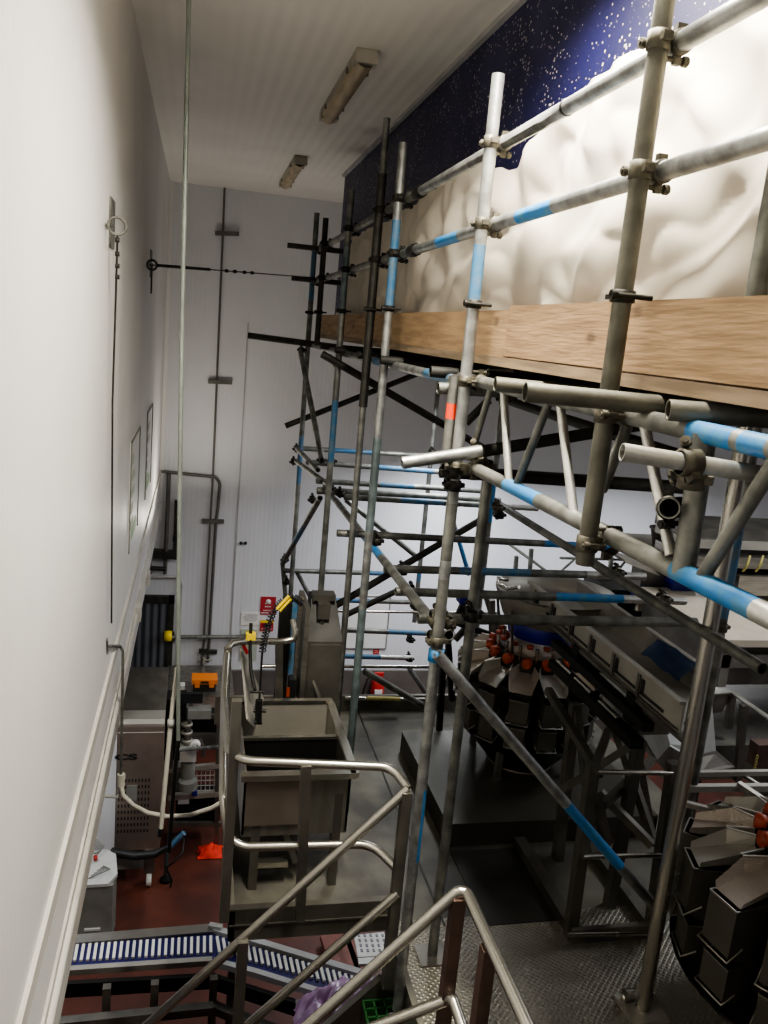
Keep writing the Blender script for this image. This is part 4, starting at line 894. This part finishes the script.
MB().path([at(199, 738, Y=8.5), at(204, 748, Y=8.5), at(203, 756, Y=8.5)], .02, 8).build('elbow', 'steel_dk', t)
t = empty('monitor', at(191, 712, Y=8.7), 'black flat monitor on a short arm seen near the foot of the air pipe', 'monitor')
rect(179.5, 694, 202.5, 703.5, 8.6, .05, 'screen', 'black', t)
MB().tube(at(191, 702, Y=8.62), at(191, 712, Y=8.62), .018).build('arm', 'steel_dk', t)
tag(rect(180, 686, 184.5, 693, 8.9, .1, 'spray_bottle', 'white', None), 'small white bottle just above the black monitor', 'bottle')
# packing cabinet with black logo
t = empty('machine_cabinet', (-.43, 8.4, GZ), 'large brown-grey stainless cabinet on castors with louvred front and black logo', 'cabinet')
Y0 = 7.98
xl, xr = at(116, 800, Y=7.98).x, -.172
ztop = at(140, 727, Y=Y0).z; zb_ = at(140, 850, Y=Y0).z
MB().box(xl, xr, Y0, 8.28, zb_, ztop).build('cabinet_body', 'steel_red', t)
MB().prism([(xl, Y0 - .005, ztop - .06), (xl, Y0 + .1, ztop + .035), (xl, 8.28, ztop + .035), (xl, 8.28, ztop - .06)], (xr - xl, 0, 0)).build('bevel_top', 'steel_mat', t)
zt2 = at(140, 713, Y=8.3).z
MB().box(xl, xr - .01, 8.3, 8.9, zb_ + .1, zt2).build('rear_box', 'steel_face', t)
MB().prism([(xl, 8.35, zt2), (xl, 8.9, zt2), (xl, 8.9, zt2 + .25), (xl, 8.75, zt2 + .25)], (xr - xl, 0, 0)).build('hood', 'steel_dk', t)
g = MB()
for k in range(10):
    x = at(118 + 3.3 * k, 800, Y=Y0).x
    for r_ in range(9):
        z = at(130, 779 + 6.3 * r_, Y=Y0).z; g.box(x, x + .013, Y0 - .004, Y0 + .002, z - .034, z)
g.build('louvres', 'black', t)
rect(127, 786, 137, 801, Y0 - .012, .012, 'badge', 'grey', t)
cu = bpy.data.curves.new('logo', 'FONT'); cu.body = 'CS'; cu.size = .105; cu.extrude = .002; cu.offset = .004
tmp = bpy.data.objects.new('logo_tmp', cu); col.objects.link(tmp); bpy.context.view_layer.update()
me = bpy.data.meshes.new_from_object(tmp.evaluated_get(bpy.context.evaluated_depsgraph_get())); bpy.data.objects.remove(tmp)
lp = at(114.5, 760, Y=Y0 - .005)
for v in me.vertices: x, y, z = v.co; v.co = V((lp.x + x * 1.75, Y0 - .005 - z, lp.z + y * .8)) + V((0, 0, H)) - t.location
lo = bpy.data.objects.new('logo', me); me.materials.clear(); me.materials.append(M['black']); col.objects.link(lo); lo.parent = t
MB().box(xl, xr - .14, 7.96, 8.5, zb_ - .20, zb_ - .05).build('base_tray', 'grey', t)
for x, y in ((-.27, 8.0), (-.52, 8.35), (-.27, 8.7), (-.55, 8.7)):
    cst = MB().box(x - .05, x + .05, y - .04, y + .04, GZ + .16, zb_).build('castor', 'steel_dk', t)
    MB().lathe((x - .025, y, GZ + .085), [(.02, 0), (.082, 0), (.085, .02), (.082, .05), (.02, .05)], 18, axis=(1, 0, 0)).build('wheel', 'white', cst)
MB().lathe((-.10, 8.05, GZ), [(.0, .0), (.06, .0), (.06, .03), (.02, .05), (.02, .4), (.0, .4)], 14).build('levelling_foot', 'blackm', t)
t = empty('hose', at(150, 855, Y=7.8), 'thick black hose with worn blue nozzle lying across under the machine cabinet', 'hose')
(MB().path([at(112, 852, Y=7.9), at(135, 856, Y=7.8), at(155, 854, Y=7.8), at(168, 847, Y=7.8), at(176, 838, Y=7.8), at(185, 832, Y=7.8)], [.045, .045, .04, .03, .025, .02], 10).build('hose_tube', 'black', t))
MB().tube(at(169, 848, Y=7.75), at(184, 833, Y=7.75), .028).build('squeegee', 'blue_dull', t)  # blue squeegee handle, grouped with the hose
tag(MB().path([at(180, 832, Y=8.1), at(184, 840, Y=8.1), at(183, 852, Y=8.0), at(174, 862, Y=7.9), at(166, 868, Y=7.9), at(172, 880, Y=7.9), at(170, 888, Y=7.95)], .010, 6).build('cable', 'black'), 'thin black cable looping on the red floor by the castor', 'cable')
# red rag
p = at(210, 853, Z=GZ); rows = []
for i in range(15):
    r_ = []
    for j in range(15):
        u, v_ = (i - 7) / 7, (j - 7) / 7; d_ = math.hypot(u, v_); k = max(0, 1 - d_)
        r_.append(V((p.x + u * .13 * (1 + .3 * noise.noise(V((u * 2, v_ * 2, 1)))), p.y + v_ * .12, GZ + .01 + .10 * k ** .6 * (1 + .6 * noise.noise(V((u * 3, v_ * 3, 4)))))))
    rows.append(r_)
tag(MB().grid(rows, 0, True).build('cloth', 'red_rag'), 'crumpled bright red cloth lying on the red floor', 'cloth')
# waste tub with wire rack
t = empty('grey_tub', (-.72, 7.35, GZ), 'grey lidded tub on the red floor with wire rack lying on top', 'tub')
MB().prism([(-1.15, 7.12, GZ + .09), (-.56, 7.12, GZ + .09), (-.54, 7.3, GZ + .09), (-.58, 7.62, GZ + .09), (-1.15, 7.62, GZ + .09)], (0, 0, .56)).build('tub_body', 'grey', t)
MB().prism([(-1.16, 7.11, GZ + .65), (-.60, 7.11, GZ + .65), (-.53, 7.25, GZ + .65), (-.57, 7.55, GZ + .65), (-.66, 7.64, GZ + .65), (-1.16, 7.64, GZ + .65)], (0, 0, .03)).build('lid', 'grey_lt', t)
MB().box(-.80, -.66, 7.10, 7.12, GZ + .2, GZ + .22).build('handle_bar', 'grey_lt', t)
MB().prism([(-1.15, 7.0, GZ + .01), (-.62, 7.0, GZ + .06), (-.58, 7.12, GZ + .09), (-1.15, 7.12, GZ + .09)], (0, 0, .02)).build('foot_plate', 'white', t)
def rack(name, ps, y1, y2, label):
    t = empty(name, at(*ps[0], Y=y1), label, 'wire rack')
    A_ = [at(*ps[0], Y=y1), at(*ps[1], Y=y1), at(*ps[2], Y=y2), at(*ps[3], Y=y2)]
    MB().path(A_ + [A_[0]], .006, 6).build('frame', 'galv_dull', t)
    b = MB()
    for k in range(1, 8):
        u = k / 8; b.tube(A_[0] * (1 - u) + A_[3] * u, A_[1] * (1 - u) + A_[2] * u, .0035, 5)
    b.build('wires', 'galv_dull', t)
rack('wire_rack', ((85, 880), (110, 869), (99, 864), (90, 866)), 7.2, 7.5, 'thin wire rack lying flat on the lid of the grey tub')
rack('wire_rack', ((92, 853), (98, 854), (104, 846), (95, 838)), 7.5, 7.6, 'thin wire rack propped upright behind the grey tub')
tag(MB().lathe(at(95.5, 858, Y=7.45), [(.0, -.02), (.02, -.02), (.02, .02), (.0, .02)], 10).build('red_knob', 'red'), 'tiny red knob beside the wire racks on the grey tub', 'knob')

# ---------------------------------------------------------------- blue belt conveyor
ZC = -5.0
t = empty('belt_conveyor', at(210, 950, Z=GZ), 'bent blue belt conveyor with white cleats between pale side rails', 'conveyor')
def cz(px, py): return at(px, py, Z=ZC)
far_, near_ = [(40, 948), (68, 945), (213, 934), (255, 947), (372, 981)], [(40, 970), (68, 968), (213, 958), (255, 971), (368, 1002)]
b = MB(); b.grid([[cz(*p) for p in far_], [cz(*p) for p in near_]], 0, False); b.build('belt', 'belt', t)
cl = 0
for k in range(29):
    px = 71 + k * 6.35
    if px < 211: y0_, y1_ = 947 - (px - 68) * .066, 963 - (px - 68) * .06; sk_ = -3 * (211 - px) / 140
    else: break
    MB().bar(cz(px, y0_) + V((0, 0, .012)), cz(px + sk_, y1_) + V((0, 0, .012)), .022, .02).build('cleat', 'belt_white', t)
for k in range(26):
    px = 217 + k * 6.1; y0_ = 936 + (px - 213) * .292; y1_ = 953 + (px - 213) * .275
    if px > 368: break
    MB().bar(cz(px, y0_ + 1) + V((0, 0, .012)), cz(px + 2.5 + (px - 213) * .01, y1_) + V((0, 0, .012)), .022, .02).build('cleat', 'belt_white', t)
def rail_(pts, w, h, m, name, dz=0.):
    for p, q in zip(pts, pts[1:]): MB().bar(cz(*p) + V((0, 0, dz)), cz(*q) + V((0, 0, dz)), w, h).build(name, m, t)
rail_([(35, 944), (68, 942), (212, 930)], .10, .05, 'steel', 'side_rail'); rail_([(213, 930), (255, 942), (367, 976)], .06, .05, 'grey_lt', 'side_rail')
rail_([(30, 975), (66, 971), (212, 961)], .05, .05, 'steel_mat', 'side_rail'); rail_([(213, 962), (255, 973), (345, 1001)], .05, .05, 'grey_lt', 'side_rail')
rail_([(209, 929), (222, 931)], .05, .06, 'alu', 'joint_plate', .02)
rail_([(30, 981), (66, 978), (212, 970), (345, 1012)], .04, .12, 'blackm', 'under_frame', -.1)
rail_([(40, 1003), (214, 986)], .07, .07, 'steel_dk', 'cross_tube', -.2); rail_([(40, 1014), (214, 998)], .05, .05, 'steel_dk', 'cross_tube', -.3)
rail_([(210, 978), (300, 1012)], .07, .07, 'steel_dk', 'cross_tube', -.25)
for px, py in ((107, 984), (155, 980), (214, 975), (300, 1000)): q = cz(px, py); MB().bar(q + V((0, 0, -.02)), (q.x, q.y, GZ), .06).build('leg', 'steel_dk', t)
MB().prism([cz(368, 978), cz(385, 975), cz(392, 995), cz(376, 998)], (0, 0, -.05)).build('end_plate', 'grey_lt', t)
# pink bag
p = cz(338, 1001); rows = []
for i in range(25):
    r_ = []
    for j in range(25):
        u, v_ = (i - 12) / 12, (j - 12) / 12
        k = max(0, 1 - max(abs(u), abs(v_)) ** 3)
        x = p.x + u * .34 + .04 * noise.noise(V((u * 3, v_ * 3, 0))); y = p.y - .08 + v_ * .24 + u * .14 + .05 * noise.noise(V((u * 3, v_ * 3, 9)))
        r_.append(V((x, y, ZC - .06 + .20 * k + .10 * k * noise.noise(V((u * 4, v_ * 4, 5))) + .06 * abs(noise.noise(V((u * 7, v_ * 7, 3)))))))
    rows.append(r_)
tag(MB().grid(rows, 0, True).build('plastic_bag', 'pinkbag'), 'crumpled pink plastic bag lying against the end of the blue belt conveyor', 'bag')
t = empty('perforated_tray', at(372, 962, Z=-5.45), 'white perforated tray beyond the conveyor end under the mezzanine', 'tray')
def ce(px, py): return at(px, py, Z=-5.3)
MB().prism([ce(354, 935), ce(384, 932), ce(391, 955), ce(358, 957)], (0, 0, -.03)).build('tray_top', 'white', t)
b = MB()
for i in range(5):
    for j in range(4):
        a_ = ce(358 + 6 * i + j * 1.0, 937 + 5 * j); b.box(a_.x, a_.x + .02, a_.y, a_.y + .035, -5.299, -5.295)
b.build('holes', 'ink', t)
MB().prism([ce(358, 958), ce(391, 956), ce(392, 962), ce(359, 964)], (0, 0, -.03)).build('tray_lip', 'white', t)
for k, (pa, pb_, lab) in enumerate((((328, 936), (337, 962), 'dull red-brown board on the floor next to the perforated tray, nearest the wet patch'), ((339, 934), (350, 966), 'middle red-brown board of three lying under the mezzanine edge'), ((350, 932), (364, 972), 'longest red-brown board, lying hard against the white perforated tray'))):
    q1_, q2_ = at(*pa, Z=-5.72), at(*pb_, Z=-5.72)
    tag(MB().bar(q1_, q2_ + (q2_ - q1_) * .5, .16, .05).build('floor_board', 'floor_board'), lab, 'board')

# ---------------------------------------------------------------- left wall things
def wl(px, py, off=0.): return at(px, py, X=LX + off)
def plate(p0, p1, label, name='anchor_plate'):
    a_, c_ = wl(*p0), wl(*p1); t = empty(name, a_, label, 'wall anchor')
    ym = (a_.y + c_.y) / 2
    MB().box(LX, LX + .008, ym - .10, ym + .10, c_.z, a_.z).build('plate', 'galv_dull', t); return t, ym
t, ym = plate((110, 197), (112, 249), 'grey steel anchor plate on the white wall with an eye bolt and hanging cable')
e = wl(117, 226, .05); b = MB().path([e + V((.036 * math.cos(a), .012 * math.cos(a), .036 * math.sin(a))) for a in [2 * math.pi * k / 16 for k in range(17)]], .006, 6).tube(wl(113, 226), e - V((.036, .01, 0)), .008); b.build('eye_bolt', 'pipe', t)
t = empty('wall_cable', wl(117, 240), 'thin steel cable with clamps hanging down the white wall from the nearer eye bolt', 'cable')
MB().path([wl(117.5, 234, .04), wl(116, 290, .03), wl(112.5, 400, .02), wl(111.5, 623, .02)], .005, 6).build('cable', 'galv_dark', t)
for py in (240, 254, 266, 277): MB().lathe(wl(117.3, py, .04), [(.0, -.010), (.010, -.010), (.010, .010), (.0, .010)], 8).build('cable_clamp', 'galv_dark', t)
t, ym = plate((150, 249), (151, 278), 'small grey anchor plate on the white wall holding the far end of the taut wire')
e = wl(152, 265, .06); b = MB().path([e + V((.034 * math.cos(a), 0, .034 * math.sin(a))) for a in [2 * math.pi * k / 16 for k in range(17)]], .008, 6).tube(wl(150, 265), e, .012).tube(e, e - V((0, 0, .20)), .006); b.build('eye_bolt', 'galv_dark', t)
t = empty('tension_wire', e, 'taut thin wire with turnbuckle stretched from the wall anchor across to the scaffold', 'wire')
w2_ = V((SX, 8.2, .47))
MB().tube(e, w2_, .0045, 6).build('wire', 'galv_dark', t)
MB().tube(e + (w2_ - e) * .03, e + (w2_ - e) * .30, .012, 8).build('turnbuckle', 'galv_dark', t)
for u in (.40, .45, .51, .56): c = e + (w2_ - e) * u; MB().tube(c - (w2_ - e).normalized() * .012, c + (w2_ - e).normalized() * .012, .014, 8).build('cable_clamp', 'galv_dark', t)
def poster(y0, y1, z0, z1, label, seed):
    t = empty('wall_poster', (LX, (y0 + y1) / 2, z0), label, 'poster')
    MB().box(LX, LX + .006, y0, y1, z0, z1).build('board', 'wall', t)
    b = MB()
    for a_ in ((y0, y1, z1 - .012, z1), (y0, y0 + .014, z0, z1), (y1 - .014, y1, z0, z1)): b.box(LX + .005, LX + .014, a_[0], a_[1], a_[2], a_[3])
    b.build('frame', 'grey', t)
    b = MB(); rnd = random.Random(seed)
    for k in range(5):
        z = z1 - .12 - k * (z1 - z0 - .2) / 5; b.box(LX + .006, LX + .010, y0 + .12, y0 + .12 + rnd.uniform(.1, .3), z - .06, z)
    b.build('green_print', 'green_pale', t)
    MB().box(LX + .006, LX + .010, y0 + .2, y1 - .2, z0 + .05, z0 + .13).build('green_block', 'green_ink', t)
poster(5.72, 6.55, -1.60, -.83, 'tall framed poster with faded green print on the white wall, the nearer of two', 1)
poster(7.5, 8.35, -1.60, -.83, 'tall framed poster with faded green print on the white wall, the farther of two', 2)
# air pipe hanging from the ceiling
top = V((-.112, 4.4, CZ)); bt_ = at(178.3, 740, Y=4.4); b2_ = at(169, 852, Y=4.4)
t = empty('air_pipe', bt_, 'long pale green-grey drop pipe hanging straight down from the ceiling near the white wall', 'pipe')
MB().path([top, at(182, 320, Y=4.4), at(178.3, 600, Y=4.4), bt_], .0115, 8).build('pipe', 'pipe_pale', t)
MB().path([bt_, at(175, 770, Y=4.4), b2_], .011, 8).build('lower_hose', 'blackm', t)
t = empty('white_pole', at(161, 828, Y=4.44), 'white plastic pole hanging slanted from the lower end of the drop pipe', 'pole')
MB().tube(at(177, 668, Y=4.44), at(171, 720, Y=4.44), .012, 8).tube(at(171, 720, Y=4.44), at(161, 828, Y=4.44), .0135, 8).build('pole', 'cream', t)
MB().lathe(at(171, 723, Y=4.44), [(.0, -.02), (.02, -.02), (.02, .02), (.0, .02)], 10).build('joint', 'grey_lt', t)
MB().tube(at(161, 828, Y=4.44), at(160, 836, Y=4.44), .015, 8).build('foot', 'black', t)
# wash hose with bracket
hy = 5.0
t = empty('hose_pipe', at(121, 785, Y=hy), 'thin steel standpipe on a wall bracket with a cream valve at its foot', 'pipe')
MB().path(arc([wl(107, 646), at(120, 646, Y=hy), at(123, 651, Y=hy), at(121, 776, Y=hy)], .04), .009, 8).bar(wl(106, 639), wl(106.5, 653), .02).build('pipe', 'galv_dull', t)
MB().tube(at(121.3, 774, Y=hy), at(121, 786, Y=hy), .024, 10).tube(at(118, 779, Y=hy), at(125, 779, Y=hy), .016, 10).build('valve', 'cream', t)
cv = [at(*p, Y=y) for p, y in (((120.5, 782), 5.0), ((123, 795), 4.97), ((133, 805), 4.95), ((148, 813), 4.9), ((168, 816.5), 4.85), ((190, 815), 4.75), ((212, 808), 4.65), ((229, 798), 4.6))]
tag(MB().path(cv, .014, 10).build('hose', 'cream'), 'cream water hose sagging in a curve from the wall valve to the bin rail', 'hose')
tag(MB().path([at(102, 796, Y=hy), at(118, 797, Y=hy), at(121, 790, Y=hy)], .01, 8).build('hose', 'grey_lt'), 'short pale hose stub reaching from under the wall trim to the valve', 'hose')
for (p, q, lab) in (((139, 605), (143, 613), 'small cream junction box on the lower wall trim, nearer the camera of two'), ((148, 572), (152, 580), 'small cream junction box low on the white wall close to the doorway')):
    a_ = at(*p, X=LX + .03); c_ = V((0, 0, a_.z - .12)); tag(MB().box(LX + .0, LX + .05, a_.y - .07, a_.y + .07, c_.z, a_.z).build('junction_box', 'trim'), lab, 'box')

# ---------------------------------------------------------------- light
def area(name, loc, size, sizey, power, color, rot=(0, 0, 0), spread=math.pi):
    l = bpy.data.lights.new(name, 'AREA'); l.shape = 'RECTANGLE'; l.size = size; l.size_y = sizey; l.energy = power; l.color = color; l.spread = spread
    o = bpy.data.objects.new(name, l); o.location = V(loc) + V((0, 0, H)); o.rotation_euler = rot; col.objects.link(o); return o
warm = (1, .93, .80); cool = (.93, .96, 1)
area('strip_light', (.86, 2.55, 1.44), .12, 1.4, 100, warm, spread=math.radians(150))
area('strip_light', (.86, -.8, 1.44), .12, 1.4, 12, warm, spread=math.radians(160))
area('ceiling_fill', (.1, -2.6, -.2), .5, .5, 12, warm, rot=(math.radians(150), 0, 0))  # added fill behind the camera, aimed up to brighten the ceiling
area('ceiling_fill', (.1, 9.4, -2.2), .6, .6, 15, warm, rot=(math.radians(180), 0, 0))  # added upward fill for the far ceiling, no fitting there
for x, y, z, p in ((3.4, 9.6, -1.5, 58), (6.0, 8.9, -1.5, 60), (2.2, 7.2, -.6, 26), (5.5, 5.0, .6, 50), (4.2, 2.4, -.3, 12), (7.5, 2.5, 1.0, 30)):
    area('hall_light', (x, y, z), .3, 1.4, p, cool, spread=math.radians(165))
area('low_fill', (-1.5, 6.6, -2.75), .2, 1.2, 22, cool)  # added fill to brighten the return panel below the wall
w = bpy.data.worlds.new('world'); bpy.context.scene.world = w; w.use_nodes = True
w.node_tree.nodes['Background'].inputs[0].default_value = (.9, .95, 1, 1); w.node_tree.nodes['Background'].inputs[1].default_value = .05
vs = bpy.context.scene.view_settings
vs.view_transform = 'AgX'; vs.look = 'AgX - Medium High Contrast'; vs.exposure = .62
